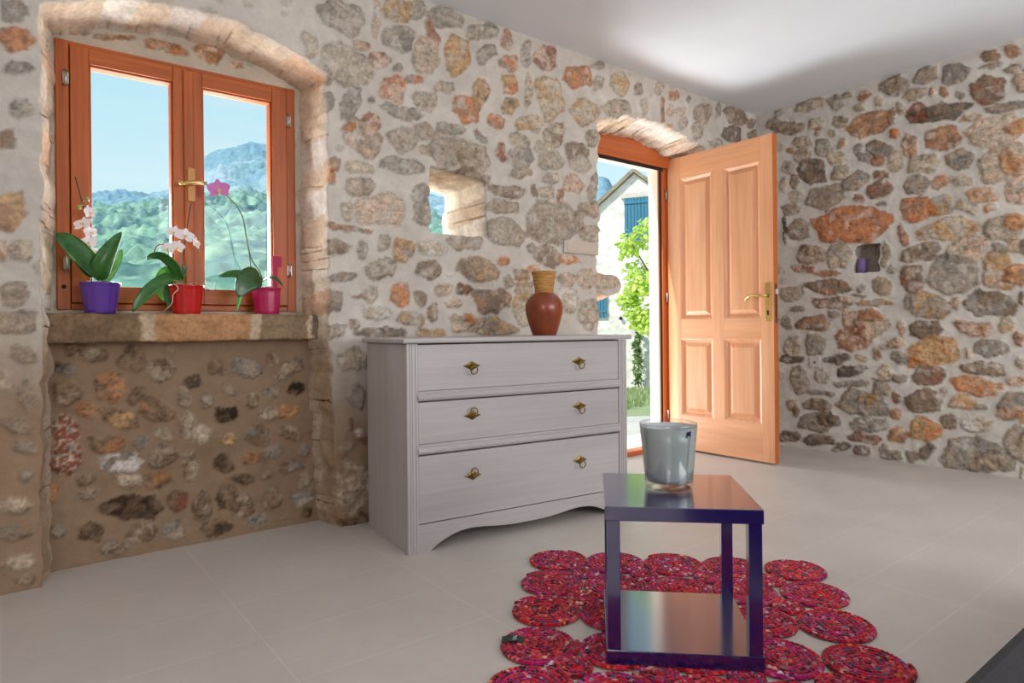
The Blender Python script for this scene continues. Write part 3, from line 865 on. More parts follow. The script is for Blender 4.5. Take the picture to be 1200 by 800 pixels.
mb.box(2.985, 3.862, 3.085, 3.185, 0.0, 0.032)
mb.build('threshold', F_X, door, OFF, bevel=0.006)

# leaf, standing open at a right angle to the wall
LX0, LX1 = 3.900, 3.948
LY0, LY1 = 2.268, 3.108
mb = MB()
mb.box(LX0, LX1, LY0 + 0.004, 2.362, 0.014, 2.137, 0)
mb.box(LX0, LX1, 2.637, 2.730, 0.255, 1.985, 0)
mb.box(LX0, LX1, 3.000, LY1, 0.014, 2.137, 0)
for z0, z1 in ((0.014, 0.258), (0.813, 0.955), (1.980, 2.137)):
    mb.box(LX0 + 0.0005, LX1 - 0.0005, 2.362, 3.000, z0, z1, 1)
mb.box(LX0 + 0.001, LX1 - 0.001, LY0, LY0 + 0.004, 0.014, 2.137, 2)
leaf = mb.build('door_leaf', [D_Z, D_Y, D_E], door, OFF, bevel=0.003)
for y0, y1 in ((2.362, 2.637), (2.730, 3.000)):
    for z0, z1 in ((0.258, 0.813), (0.955, 1.980)):
        m = MB()

        def ring(d, x):
            return [(x, y0 + d, z0 + d), (x, y1 - d, z0 + d), (x, y1 - d, z1 - d), (x, y0 + d, z1 - d)]
        steps = [(0.0, 0.000), (0.008, 0.003), (0.018, 0.014), (0.024, 0.019), (0.030, 0.019), (0.052, 0.007), (0.056, 0.005)]
        for side in (0, 1):
            vs, fs = [], []
            for d, x in steps:
                vs += ring(d, LX0 + x if side == 0 else LX1 - x)
            for j in range(len(steps) - 1):
                for k in range(4):
                    k2 = (k + 1) % 4
                    fs.append((j * 4 + k, j * 4 + k2, j * 4 + 4 + k2, j * 4 + 4 + k))
            j = len(steps) - 1
            fs.append((j * 4, j * 4 + 1, j * 4 + 2, j * 4 + 3))
            m.add(vs, fs)
        m.build('panel', D_Z, leaf, OFF)
m = MB()
m.box(LX0 - 0.004, LX0, 2.288, 2.331, 0.928, 1.180)
m.build('handle_plate', BRASS, leaf, OFF, bevel=0.004)
m = MB()
hz = 1.094
m.tube([(LX0 - 0.002, 2.310, hz), (LX0 - 0.022, 2.310, hz), (LX0 - 0.045, 2.312, hz)], [0.012, 0.010, 0.009], 12)
m.tube([(LX0 - 0.046, 2.306, hz), (LX0 - 0.052, 2.335, hz + 0.004), (LX0 - 0.052, 2.375, hz + 0.008), (LX0 - 0.050, 2.41, hz + 0.002),
        (LX0 - 0.044, 2.438, hz - 0.014)], [0.008, 0.010, 0.0095, 0.009, 0.011], 12)
m.lathe([(0.0, -0.012), (0.009, -0.009), (0.012, 0), (0.009, 0.008), (0.0, 0.010)], (LX0 - 0.043, 2.440, hz - 0.016), 12)
m.build('handle_lever', BRASS, leaf, OFF)
m = MB()
m.box(LX0 - 0.006, LX0 - 0.003, 2.304, 2.315, 0.97, 1.00)
m.build('keyhole', DARK, leaf, OFF)
m = MB()
m.box(3.912, 3.934, LY0 - 0.002, LY0 + 0.002, 0.92, 1.17, 0)
m.box(3.914, 3.932, LY0 - 0.010, LY0, 1.105, 1.135, 1)
m.build('latch', [plain('lock_rail', (120, 100, 84), 0.4, 0.8), plain('latch_white', (232, 230, 226), 0.3)], leaf, OFF)
for z in (0.25, 1.12, 1.88):
    m = MB()
    m.tube([(3.892, 3.117, z - 0.035), (3.892, 3.117, z + 0.035)], 0.007, 10)
    m.build('hinge', METAL, leaf, OFF)


# ------------------------------------------------------------------ dresser
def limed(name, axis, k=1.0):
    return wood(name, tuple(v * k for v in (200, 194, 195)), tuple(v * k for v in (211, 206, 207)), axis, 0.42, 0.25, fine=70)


L_X, L_Z = limed('white_limed_wood_level', 'x', 0.88), limed('white_limed_wood_upright', 'z', 0.90)  # level boards a touch darker, offsetting lamp light on the front
RZ = math.radians(-6)
dr = thing('dresser', 'long whitewashed wooden dresser with three drawers, standing against the stone wall', 'dresser',
           (1.256, 2.294, 0), RZ)
DW, DD = 1.15, 0.47
GAP = plain('shadow_gap', (70, 62, 58), 0.9)
mb = MB()
# carcass: side panels, back, inner boards
mb.box(0.004, 0.026, 0.02, DD, 0.0, 0.838, 0)
mb.box(DW - 0.026, DW - 0.004, 0.02, DD, 0.0, 0.838, 0)
mb.box(0.026, DW - 0.026, DD - 0.012, DD - 0.004, 0.09, 0.838, 1)
mb.box(0.026, DW - 0.026, 0.03, DD - 0.012, 0.095, 0.112, 1)
mb.box(0.030, DW - 0.030, 0.022, 0.030, 0.10, 0.838, 2)
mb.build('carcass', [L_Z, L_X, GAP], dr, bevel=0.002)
for x0 in (0.0, DW - 0.048):
    m = MB()
    poly = [(x0 + 0.003, 0.0), (x0, 0.003), (x0, 0.03), (x0 + 0.048, 0.03), (x0 + 0.048, 0.0)]
    g = [x0 + 0.012, x0 + 0.022, x0 + 0.036]
    pl = [(x0, 0.03), (x0, 0.003), (x0 + 0.003, 0.0)]
    for q in g:
        pl += [(q - 0.003, 0.0), (q - 0.0015, 0.003), (q + 0.0015, 0.003), (q + 0.003, 0.0)]
    pl += [(x0 + 0.048, 0.0), (x0 + 0.048, 0.03)]
    m.prism(pl, 'z', 0.0, 0.838)
    m.build('corner_post', L_Z, dr)
m = MB()
m.box(-0.022, DW + 0.022, -0.020, DD + 0.004, 0.840, 0.862)
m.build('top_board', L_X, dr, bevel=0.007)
# drawers
for z0, z1, lip in ((0.648, 0.834, 0.603), (0.434, 0.602, 0.388), (0.116, 0.386, None)):
    d = MB()
    d.box(0.050, DW - 0.050, 0.004, 0.024, z0, z1)
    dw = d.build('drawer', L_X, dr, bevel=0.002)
    if lip:
        m = MB()
        zt, zb = z0 - 0.001, lip + 0.004
        prof = [(0.022, zt), (0.002, zt), (-0.004, zt - 0.006), (-0.002, zt - 0.014), (-0.008, zt - 0.020),
                (-0.011, (zt + zb) / 2 - 0.004), (-0.008, zb + 0.006), (0.002, zb), (0.022, zb)]
        m.prism(prof, 'x', 0.046, DW - 0.046, smooth=False)
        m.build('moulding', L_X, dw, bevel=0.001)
    hx = (0.295, 0.861)
    zc = {0.648: 0.742, 0.434: 0.534, 0.116: 0.282}[z0]
    for k, x in enumerate(hx):
        ringup = (k == 0 and z0 < 0.6)
        m = MB()
        # lozenge plate with a raised middle, then the ring
        a, b = 0.043, 0.020
        out = []
        for q in range(24):
            t = 2 * math.pi * q / 24
            ct, st = math.cos(t), math.sin(t)
            r = 1 / (abs(ct) ** 0.85 / a + abs(st) ** 0.85 / b)
            out.append((r * ct, r * st))
        vs, fs = [], []
        for sc, yy in ((1.0, 0.004), (0.97, 0.0015), (0.60, -0.001), (0.42, -0.006), (0.22, -0.010)):
            vs += [(x + p * sc, yy, zc + q * sc) for p, q in out]
        for j in range(4):
            for q in range(24):
                q2 = (q + 1) % 24
                fs.append((j * 24 + q, j * 24 + q2, j * 24 + 24 + q2, j * 24 + 24 + q))
        fs.append(tuple(range(96, 120)))
        m.add(vs, fs)
        m.lathe([(0.0, -0.006), (0.005, -0.004), (0.006, 0), (0.005, 0.004), (0, 0.006)], (x, -0.012, zc), 10)
        cz = zc + (0.017 if ringup else -0.017)
        m.tube([(x + 0.0165 * math.cos(t), -0.014 - (0.004 if not ringup else 0.0), cz + 0.0165 * math.sin(t))
                for t in [2 * math.pi * q / 20 for q in range(20)]], 0.0026, 6, closed=True)
        m.build('ring_pull', OLDBRASS, dw)
# shaped apron
poly = [(0.046, 0.112), (DW - 0.046, 0.112)]
half = [(0.0, 0.044), (0.06, 0.044), (0.12, 0.047), (0.18, 0.053), (0.235, 0.060), (0.29, 0.063), (0.335, 0.060), (0.375, 0.051), (0.41, 0.038),
        (0.44, 0.024), (0.462, 0.010), (0.475, 0.0), (0.529, 0.0)]
mid = DW / 2
low = [(mid + p, q) for p, q in half][::-1] + [(mid - p, q) for p, q in half][1:]
m = MB()
m.prism(poly + low, 'y', 0.006, 0.024)
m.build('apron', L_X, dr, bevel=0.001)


# ------------------------------------------------------------------ side table
TBL = plain('navy_gloss_lacquer', (30, 14, 82), 0.17, var=0.03, spec=1.0)
TBL.node_tree.nodes['Principled BSDF'].inputs['Coat Weight'].default_value = 1.0
TBL.node_tree.nodes['Principled BSDF'].inputs['Coat Roughness'].default_value = 0.13
TBL.node_tree.nodes['Principled BSDF'].inputs['Coat IOR'].default_value = 1.75
t = thing('side_table', 'small square dark navy side table with a lower shelf, standing on the red rug', 'side table',
          (1.24, 1.202, 0), math.radians(-44.87))
S = 0.401
ZB = 0.0145
MB().box(0, S, 0, S, 0.389, 0.4265).build('tabletop', TBL, t, bevel=0.0018)
for x in (0.004, S - 0.038):
    for y in (0.004, S - 0.038):
        MB().box(x, x + 0.034, y, y + 0.034, ZB + 0.036, 0.3895).build('leg', TBL, t, bevel=0.0015)
MB().box(0, S, 0, S, ZB, ZB + 0.0362).build('lower_shelf', TBL, t, bevel=0.0018)


# ------------------------------------------------------------------ glass candle vase on the table
GL = pane_material('clear_glass', (0.95, 0.97, 0.96), (0.50, 0.56, 0.57), gloss=0.12)
WHT = plain('white_frosted_coating', (186, 189, 194), 0.25, var=0.02)
gx, gy = 1.538, 1.232
g = thing('glass_vase', 'tapered clear glass vase, frosted white inside, standing on the navy table', 'vase', (gx, gy, 0.4265))
m = MB()
prof = [(0.0, 0.0), (0.062, 0.0), (0.067, 0.004), (0.0685, 0.012), (0.0705, 0.035), (0.0745, 0.08), (0.079, 0.13), (0.0835, 0.183), (0.0838, 0.187),
        (0.082, 0.189), (0.0825, 0.187), (0.0778, 0.14), (0.0735, 0.09), (0.0695, 0.05), (0.067, 0.020), (0.0, 0.018)]
m.lathe(prof, (0, 0, 0), 64)
m.build('glass_body', GL, g)
m = MB()
m.lathe([(0.0, 0.020), (0.061, 0.021), (0.0655, 0.027), (0.0685, 0.055), (0.0725, 0.09), (0.0765, 0.13), (0.0813, 0.1785), (0.0803, 0.1785), (0.0690, 0.09), (0.0625, 0.03), (0.0, 0.026)], (0, 0, 0), 64)
m.build('frosted_lining', WHT, g)
# sticker wrapped on the outside, near the rim, towards the right
vx, vy = -gx, -gy
a0 = math.atan2(vy, vx) + math.radians(43)
m = MB()
rows = []
for z in (0.154, 0.163, 0.172):
    r = 0.0705 + (z - 0.035) * 0.0878 + 0.0016
    rows.append([(r * math.cos(a0 + q), r * math.sin(a0 + q), z) for q in np.linspace(-0.085, 0.085, 7)])
m.sheet(rows)
stk = m.build('sticker', plain('navy_sticker', (14, 14, 58), 0.4), g)
m = MB()
rows = []
for z in (0.1545, 0.1595):
    r = 0.0705 + (z - 0.035) * 0.0878 + 0.0021
    rows.append([(r * math.cos(a0 + q), r * math.sin(a0 + q), z) for q in np.linspace(-0.055, 0.03, 5)])
m.sheet(rows)
m.build('sticker_mark', plain('sticker_print', (150, 160, 178), 0.5), g)

# ------------------------------------------------------------------ clay vase on the dresser
CLAY = plain('polished_red_clay', (132, 58, 28), 0.30, var=0.22, scale=14, coat=0.25)


def wicker():
    mt, nt, b = new_mat('tan_woven_neck')
    v = objcoord(nt, (20, 20, 150))
    f = noise(nt, v, 1.0, 4)
    nt.links.new(ramp(nt, f, [(0.3, lin((150, 96, 44))), (0.7, lin((212, 160, 88)))]), b.inputs['Base Color'])
    b.inputs['Roughness'].default_value = 0.6
    bump(nt, b, f, 0.4, 0.004)
    return mt


v = thing('clay_vase', 'round red-brown clay vase with a tan woven neck, on the white dresser', 'vase', (2.112, 2.45, 0.862))
m = MB()
m.lathe([(0.0, 0), (0.056, 0), (0.060, 0.004), (0.069, 0.03), (0.082, 0.07), (0.091, 0.105), (0.0945, 0.132), (0.093, 0.150), (0.084, 0.174),
         (0.068, 0.193), (0.052, 0.206), (0.047, 0.211), (0.0, 0.211)], (0, 0, 0), 56)
m.build('body', CLAY, v)
m = MB()
pr = []
for k in range(43):
    z = 0.208 + 0.106 * k / 42
    r = 0.0465 + 0.0155 * (k / 42) ** 1.4 + 0.0014 * math.sin(k * 2 * math.pi / 4)
    if 6 < k < 11:
        r -= 0.002
    pr.append((r, z))
pr += [(0.056, 0.315), (0.050, 0.30), (0.041, 0.24), (0.0, 0.236)]
m.lathe(pr, (0, 0, 0), 48)
m.build('woven_neck', wicker(), v)

# ------------------------------------------------------------------ purple candle in the wall pocket
c = at(1009, 320, D)
CND = plain('purple_wax', (112, 88, 138), 0.45, var=0.05)
cn = thing('candle', 'short purple pillar candle in the small pocket of the right stone wall', 'candle', (4.700, 2.080, 1.258))
m = MB()
m.lathe([(0.0, 0), (0.034, 0), (0.037, 0.003), (0.037, 0.098), (0.034, 0.102), (0.02, 0.099), (0.0, 0.097)], (0, 0, 0), 32)
m.build('wax', CND, cn)
m = MB()
m.tube([(0, 0, 0.096), (0.001, 0, 0.106), (0.003, 0, 0.112)], 0.0012, 6)
m.build('wick', DARK, cn)

# ------------------------------------------------------------------ plates set in the walls
PLT = plain('off_white_plastic', (204, 190, 176), 0.5, var=0.03)
p = thing('wall_plate', 'blank rectangular beige cover plate in the stone wall left of the doorway', 'cover plate', (2.735, D - 0.012, 1.378))
MB().box(-0.141, 0.141, -0.004, 0.006, -0.037, 0.037).build('frame', PLT, p, bevel=0.003)
MB().box(-0.118, 0.118, -0.008, -0.003, -0.026, 0.026).build('blank_cover', PLT, p, bevel=0.002)
p = thing('wall_socket', 'small round-holed pale socket low on the stone wall right of the door', 'socket', (XR - 0.012, 2.383, 0.635))
MB().box(-0.004, 0.008, -0.036, 0.036, -0.036, 0.036).build('face_plate', plain('socket_white', (206, 200, 192), 0.5), p, bevel=0.003)
m = MB()
m.tube([(-0.0055, 0.0, 0.0), (-0.003, 0.0, 0.0)], 0.009, 14)
m.build('socket_hole', plain('socket_grey', (128, 122, 118), 0.6), p)

# ------------------------------------------------------------------ orchids on the sill
def leaf_green(name, a, b):
    m, nt, bs = new_mat(name)
    f = noise(nt, objcoord(nt), 40, 4)
    nt.links.new(ramp(nt, f, [(0.3, lin(a)), (0.7, lin(b))]), bs.inputs['Base Color'])
    bs.inputs['Roughness'].default_value = 0.34
    bs.inputs['Coat Weight'].default_value = 0.2
    return m


LEAF = leaf_green('orchid_leaf', (22, 76, 18), (50, 112, 30))
LEAF2 = leaf_green('orchid_leaf_dark', (28, 68, 30), (54, 100, 48))
LEAF3 = leaf_green('orchid_leaf_bright', (60, 140, 30), (96, 176, 46))
PETW = plain('white_petal', (240, 232, 236), 0.5, var=0.03)
PETM = plain('pink_petal', (206, 118, 186), 0.5, var=0.14, scale=60)
LIPY = plain('yellow_lip', (226, 190, 120), 0.5, var=0.1)
STEM = plain('dark_stem', (62, 52, 40), 0.6, var=0.2)
STEMG = plain('green_stem', (70, 96, 52), 0.6, var=0.2)
ROOT = plain('pale_root', (190, 186, 160), 0.8, var=0.2)
BARK = plain('bark_mix', (112, 88, 60), 0.9, var=0.5, scale=90)
SILLZ = 0.9685


def spline(pts, n):
    pts = [np.array(p, float) for p in pts]
    P = [2 * pts[0] - pts[1]] + pts + [2 * pts[-1] - pts[-2]]
    out = []
    segs = len(pts) - 1
    for k in range(n):
        s = k / (n - 1) * segs
        i = min(int(s), segs - 1)
        f = s - i
        a, b, c, d = P[i:i + 4]
        out.append(0.5 * ((2 * b) + (-a + c) * f + (2 * a - 5 * b + 4 * c - d) * f * f + (-a + 3 * b - 3 * c + d) * f ** 3))
    return out


def orchid_leaf(parent, base, spine, width, mat, face=(0.25, -1.0, 0.35), fold=0.18, wp=0.55, name='leaf'):
    """spine: (px, py, Y) stations; width in metres at the broadest place"""
    sp = spline([at(*s) for s in spine], 15)
    fn = np.array(face) / np.linalg.norm(face)
    grid = []
    for k, p in enumerate(sp):
        f = k / 14
        t = sp[min(k + 1, 14)] - sp[max(k - 1, 0)]
        t = t / (np.linalg.norm(t) + 1e-9)
        side = np.cross(t, fn)
        side /= (np.linalg.norm(side) + 1e-9)
        nn = np.cross(side, t)
        g = f ** wp if f < 1 else 1
        w = width * 0.5 * max(0.02, (math.sin(math.pi * min(1, 0.10 + 0.90 * g)) ** 0.62))
        if f > 0.93:
            w *= max(0.05, 1 - ((f - 0.93) / 0.07) ** 2 * 0.95)
        row = []
        for q in (-1, -0.72, -0.4, 0, 0.4, 0.72, 1):
            row.append(p + side * (w * q) + nn * (fold * w * (abs(q) ** 1.2) * (1 - 0.4 * abs(q))))
        grid.append(row)
    m = MB()
    m.sheet(grid)
    o = m.build(name, mat, parent, base)
    s = o.modifiers.new('thick', 'SOLIDIFY')
    s.thickness = 0.0022
    s.offset = 0
    return o


def orchid_blossom(parent, base, px, py, Y, size, mat, face=(0.1, -1, 0.1), roll=0.0):
    c = at(px, py, Y)
    n = Vector(face).normalized()
    u = Vector((0, 0, 1)).cross(n).normalized()
    w = n.cross(u)
    cr, sr = math.cos(roll), math.sin(roll)
    u, w = u * cr + w * sr, w * cr - u * sr
    m = MB()
    cv = Vector(c)

    def petal(ang, L, W, back, cup):
        d = u * math.cos(ang) + w * math.sin(ang)
        sd = n.cross(d)
        g = []
        for i in range(8):
            f = i / 7
            ww = W * math.sin(math.pi * (0.06 + 0.90 * f ** 0.75)) ** 0.75
            row = []
            for q in (-1, -0.5, 0, 0.5, 1):
                row.append(cv + d * (L * (0.08 + 0.92 * f)) + sd * (ww * q) - n * (back - cup * (f ** 2) * 0.5 + 0.12 * ww * abs(q)))
            g.append(row)
        m.sheet(g)
    s = size
    for a in (90, 210, 330):                       # three sepals behind
        petal(math.radians(a), s * 0.95, s * 0.34, s * 0.06, s * 0.1)
    for a in (18, 162):                            # two broad petals
        petal(math.radians(a), s * 1.02, s * 0.52, 0.0, s * 0.12)
    o = m.build('blossom', mat, parent, base)
    m2 = MB()
    g = []
    for i in range(6):
        f = i / 5
        row = []
        for q in (-1, -0.5, 0, 0.5, 1):
            row.append(cv - w * (s * 0.34 * f) + u * (s * 0.17 * q * math.sin(math.pi * (0.2 + 0.75 * f))) + n * (s * (0.12 + 0.2 * f * (1 - f) * 2 + 0.08 * abs(q))))
        g.append(row)
    m2.sheet(g)
    m2.lathe([(0, -s * .06), (s * .07, -s * .03), (s * .08, s * .02), (0, s * .09)], tuple(cv + n * s * 0.10), 10)
    m2.build('blossom_lip', LIPY, o, base)
    return o


def stem(parent, base, pts, r0, r1, mat, name='flower_stem', n=24):
    sp = spline([at(*p) for p in pts], n)
    m = MB()
    m.tube(sp, [r0 + (r1 - r0) * k / (n - 1) for k in range(n)], 7)
    return m.build(name, mat, parent, base)


def pot(parent, r1, r0, h, mat):
    m = MB()
    lob = lambda t, z: 1 + 0.018 * math.cos(10 * t) * min(1, max(0, z / 0.02))
    prof = [(0.0, 0.0), (r0 - 0.003, 0.0), (r0, 0.004)] + [(r0 + (r1 - r0) * k / 8, 0.004 + (h - 0.012) * k / 8) for k in range(1, 9)] + \
           [(r1 + 0.002, h - 0.006), (r1 + 0.0025, h - 0.001), (r1 - 0.001, h), (r1 - 0.004, h - 0.003), (r1 - 0.006, h - 0.02), (0.0, h - 0.022)]
    m.lathe(prof, (0, 0, 0), 60, mod=lob)
    m.build('pot', mat, parent)
    m = MB()
    rng = random.Random(int(r1 * 1e5))
    m.lathe([(0.0, h - 0.0215), (r1 - 0.0075, h - 0.0205), (r1 * 0.6, h - 0.008), (0.0, h - 0.004)], (0, 0, 0), 24)
    m.build('bark', BARK, parent)
    m = MB()
    for _ in range(16):
        a = rng.uniform(0, 6.28)
        q = rng.uniform(0.1, 0.75) * r1
        x, y = q * math.cos(a), q * math.sin(a)
        b = rng.uniform(0, 6.28)
        L = rng.uniform(0.015, 0.04)
        p3 = []
        for i in range(5):
            f = i / 4
            xx, yy = x + L * (f - .5) * math.cos(b), y + L * (f - .5) * math.sin(b)
            rr = math.hypot(xx, yy)
            if rr > r1 * 0.86:
                xx, yy = xx * r1 * 0.86 / rr, yy * r1 * 0.86 / rr
            p3.append((xx, yy, h - 0.004 + 0.012 * math.sin(math.pi * f) * rng.uniform(0.3, 1)))
        m.tube(p3, 0.0022, 5)
    m.build('aerial_root', ROOT, parent)


POTP = plain('purple_glaze', (88, 46, 150), 0.22, var=0.03, coat=0.4)
POTR = plain('red_glaze', (196, 24, 22), 0.2, var=0.03, coat=0.5)
POTM = plain('magenta_glaze', (178, 18, 84), 0.22, var=0.03, coat=0.4)
PY = 2.990

# purple pot
b = (float(at(118, 367, PY)[0]), PY, SILLZ)
o1 = thing('potted_orchid', 'white-flowered orchid with broad upright leaves in a purple pot on the stone sill', 'potted plant', b, group='orchids on the window sill')
pot(o1, 0.0670, 0.0530, 0.122, POTP)
orchid_leaf(o1, b, [(112, 322, 2.985), (101, 306, 2.965), (87, 290, 2.955), (75, 279, 2.955), (66, 273, 2.97)], 0.088, LEAF, wp=0.72)
orchid_leaf(o1, b, [(116, 327, 2.975), (106, 318, 2.955), (95, 309, 2.945), (85, 304, 2.945)], 0.048, LEAF2, face=(-0.1, -0.7, 0.8))
orchid_leaf(o1, b, [(114, 326, 2.985), (120, 309, 2.965), (130, 290, 2.96), (143, 271, 2.965)], 0.074, LEAF, face=(-0.25, -1, 0.2), fold=0.4)
orchid_leaf(o1, b, [(117, 328, 2.99), (126, 316, 2.995), (136, 303, 3.0), (143, 292, 3.005)], 0.062, LEAF3, face=(0.2, -1, 0.2))
stem(o1, b, [(110, 322, 2.995), (106, 290, 3.0), (100, 252, 3.005), (95, 232, 3.005), (88, 207, 3.0)], 0.0028, 0.0022, STEM)
for x, y, s, f in ((97, 262, 0.036, (-0.6, -0.7, 0.5)), (105, 249, 0.030, (0.7, -0.7, 0.1)), (104, 284, 0.032, (-0.4, -1, 0.1)),
                   (109, 297, 0.031, (0.4, -1, -0.1)), (106, 272, 0.028, (0.5, -1, 0.2))):
    orchid_blossom(o1, b, x, y, 2.985, s, PETW, f, roll=0.2)
m = MB()
for x, y, r in ((92.5, 243, 0.010), (102.5, 233.5, 0.008)):
    q = at(x, y, 2.992)
    m.lathe([(0, -r), (r * .7, -r * .7), (r * .85, 0), (r * .6, r * .8), (0, r * 1.1)], tuple(q), 12)
m.tube([tuple(at(97, 240, 3.0)), tuple(at(94, 241, 2.994))], 0.0016, 6)
m.tube([tuple(at(96, 237, 3.0)), tuple(at(102, 234, 2.994))], 0.0016, 6)
m.build('flower_bud', plain('green_bud', (150, 160, 84), 0.5), o1, b)

# red pot
b = (float(at(219, 367, PY)[0]), PY, SILLZ)
o2 = thing('potted_orchid', 'white-flowered orchid with a long drooping leaf in a red pot, middle of the sill', 'potted plant', b, group='orchids on the window sill')
pot(o2, 0.0655, 0.0530, 0.122, POTR)
orchid_leaf(o2, b, [(212, 328, 2.985), (203, 311, 2.965), (190, 300, 2.955), (177, 300, 2.95), (172, 305, 2.95)], 0.044, LEAF, face=(-0.3, -0.8, -0.5))
orchid_leaf(o2, b, [(213, 328, 2.975), (199, 325, 2.945), (182, 334, 2.925), (166, 349, 2.915), (155, 366, 2.914)], 0.050, LEAF, face=(0.3, -0.8, 0.6), wp=1.15)
orchid_leaf(o2, b, [(207, 326, 3.0), (197, 318, 3.0), (189, 325, 2.995), (186, 340, 2.985), (193, 354, 2.975)], 0.046, LEAF3, face=(-0.2, -1, 0.2))
orchid_leaf(o2, b, [(205, 330, 3.0), (199, 334, 3.005), (196, 346, 3.0), (198, 361, 2.985)], 0.040, LEAF2, face=(-0.2, -1, 0.2))
orchid_leaf(o2, b, [(211, 328, 3.0), (214, 320, 3.005), (216, 315, 3.01), (220, 311, 3.012)], 0.026, LEAF2)
stem(o2, b, [(212, 329, 2.995), (214, 305, 3.0), (218, 275, 3.0), (221, 255, 3.0), (224, 238, 2.998)], 0.0032, 0.0022, STEM)
stem(o2, b, [(200, 318, 2.995), (199, 304, 2.99), (197, 294, 2.985)], 0.0022, 0.0018, plain('dry_stem', (170, 104, 84), 0.6), 'dry_stem')
stem(o2, b, [(181, 298, 2.97), (182, 291, 2.968), (186, 287, 2.968), (192, 286, 2.97)], 0.0026, 0.0018, plain('red_stem', (150, 52, 40), 0.5), 'red_shoot')
for x, y, s, f in ((204, 272, 0.030, (-0.4, -1, 0.1)), (217, 276, 0.037, (0.1, -1, 0.3)), (230, 285, 0.029, (0.8, -0.7, 0.1)),
                   (208, 289, 0.030, (0.2, -1, -0.3)), (197, 291, 0.028, (-0.4, -1, -0.2))):
    orchid_blossom(o2, b, x, y, 2.978, s, PETW, f, roll=-0.25)
stem(o2, b, [(203, 331, 2.945), (209, 338, 2.922), (203, 345, 2.920), (201, 356, 2.921), (190, 366, 2.935)], 0.0020, 0.0018, ROOT, 'aerial_root')
stem(o2, b, [(238, 333, 2.97), (243, 338, 2.985), (249, 340, 3.0), (254, 338, 3.01)], 0.0016, 0.0012, ROOT, 'aerial_root')

# magenta pot
b = (float(at(313, 368, PY)[0]), PY, SILLZ)
o3 = thing('potted_orchid', 'orchid with one pink flower on a tall stem, in a magenta pot on the sill', 'potted plant', b, group='orchids on the window sill')
pot(o3, 0.0600, 0.0525, 0.122, POTM)
orchid_leaf(o3, b, [(307, 329, 2.985), (291, 323, 2.965), (272, 321, 2.955), (256, 324, 2.955)], 0.056, LEAF, face=(0.1, -0.8, 0.6))
orchid_leaf(o3, b, [(305, 327, 2.975), (295, 326, 2.945), (286, 334, 2.93), (279, 348, 2.926)], 0.105, LEAF2, face=(0.2, -1, 0.35), wp=0.75)
orchid_leaf(o3, b, [(284, 338, 2.945), (281, 348, 2.94), (279, 357, 2.94), (277, 365, 2.94)], 0.022, LEAF3)
orchid_leaf(o3, b, [(309, 328, 2.98), (317, 325, 2.955), (325, 328, 2.94), (332, 336, 2.935)], 0.038, LEAF2, face=(0.1, -0.6, 0.9))
stem(o3, b, [(308, 330, 2.99), (304, 318, 2.99), (294, 302, 2.985), (289, 280, 2.98), (285, 257, 2.975), (277, 241, 2.965), (265, 229, 2.96), (252, 220, 2.965), (238, 215, 2.975)], 0.0030, 0.0018, STEMG, n=40)
stem(o3, b, [(296, 328, 2.99), (294, 312, 2.99), (290, 285, 2.985), (284, 252, 2.98)], 0.0024, 0.0020, STEM, 'support_stick')
orchid_blossom(o3, b, 256.5, 222, 2.955, 0.046, PETM, (-0.15, -1, -0.05), roll=0.15)
m = MB()
x0_, x1_ = float(at(319.5, 320, 3.0)[0]), float(at(325.5, 320, 3.0)[0])
zt_, zb_ = float(at(322, 300, 3.0)[2]), float(at(322, 333, 3.0)[2])
m.box(x0_, x1_, 2.999, 3.002, zb_ - 0.02, zt_)
x2_ = float(at(330, 305, 3.0)[0])
m.box(x1_, x2_, 2.999, 3.002, zt_ - 0.05, zt_)
m.build('plant_pick', plain('fuchsia_plastic', (172, 8, 72), 0.6), o3, b, bevel=0.001)

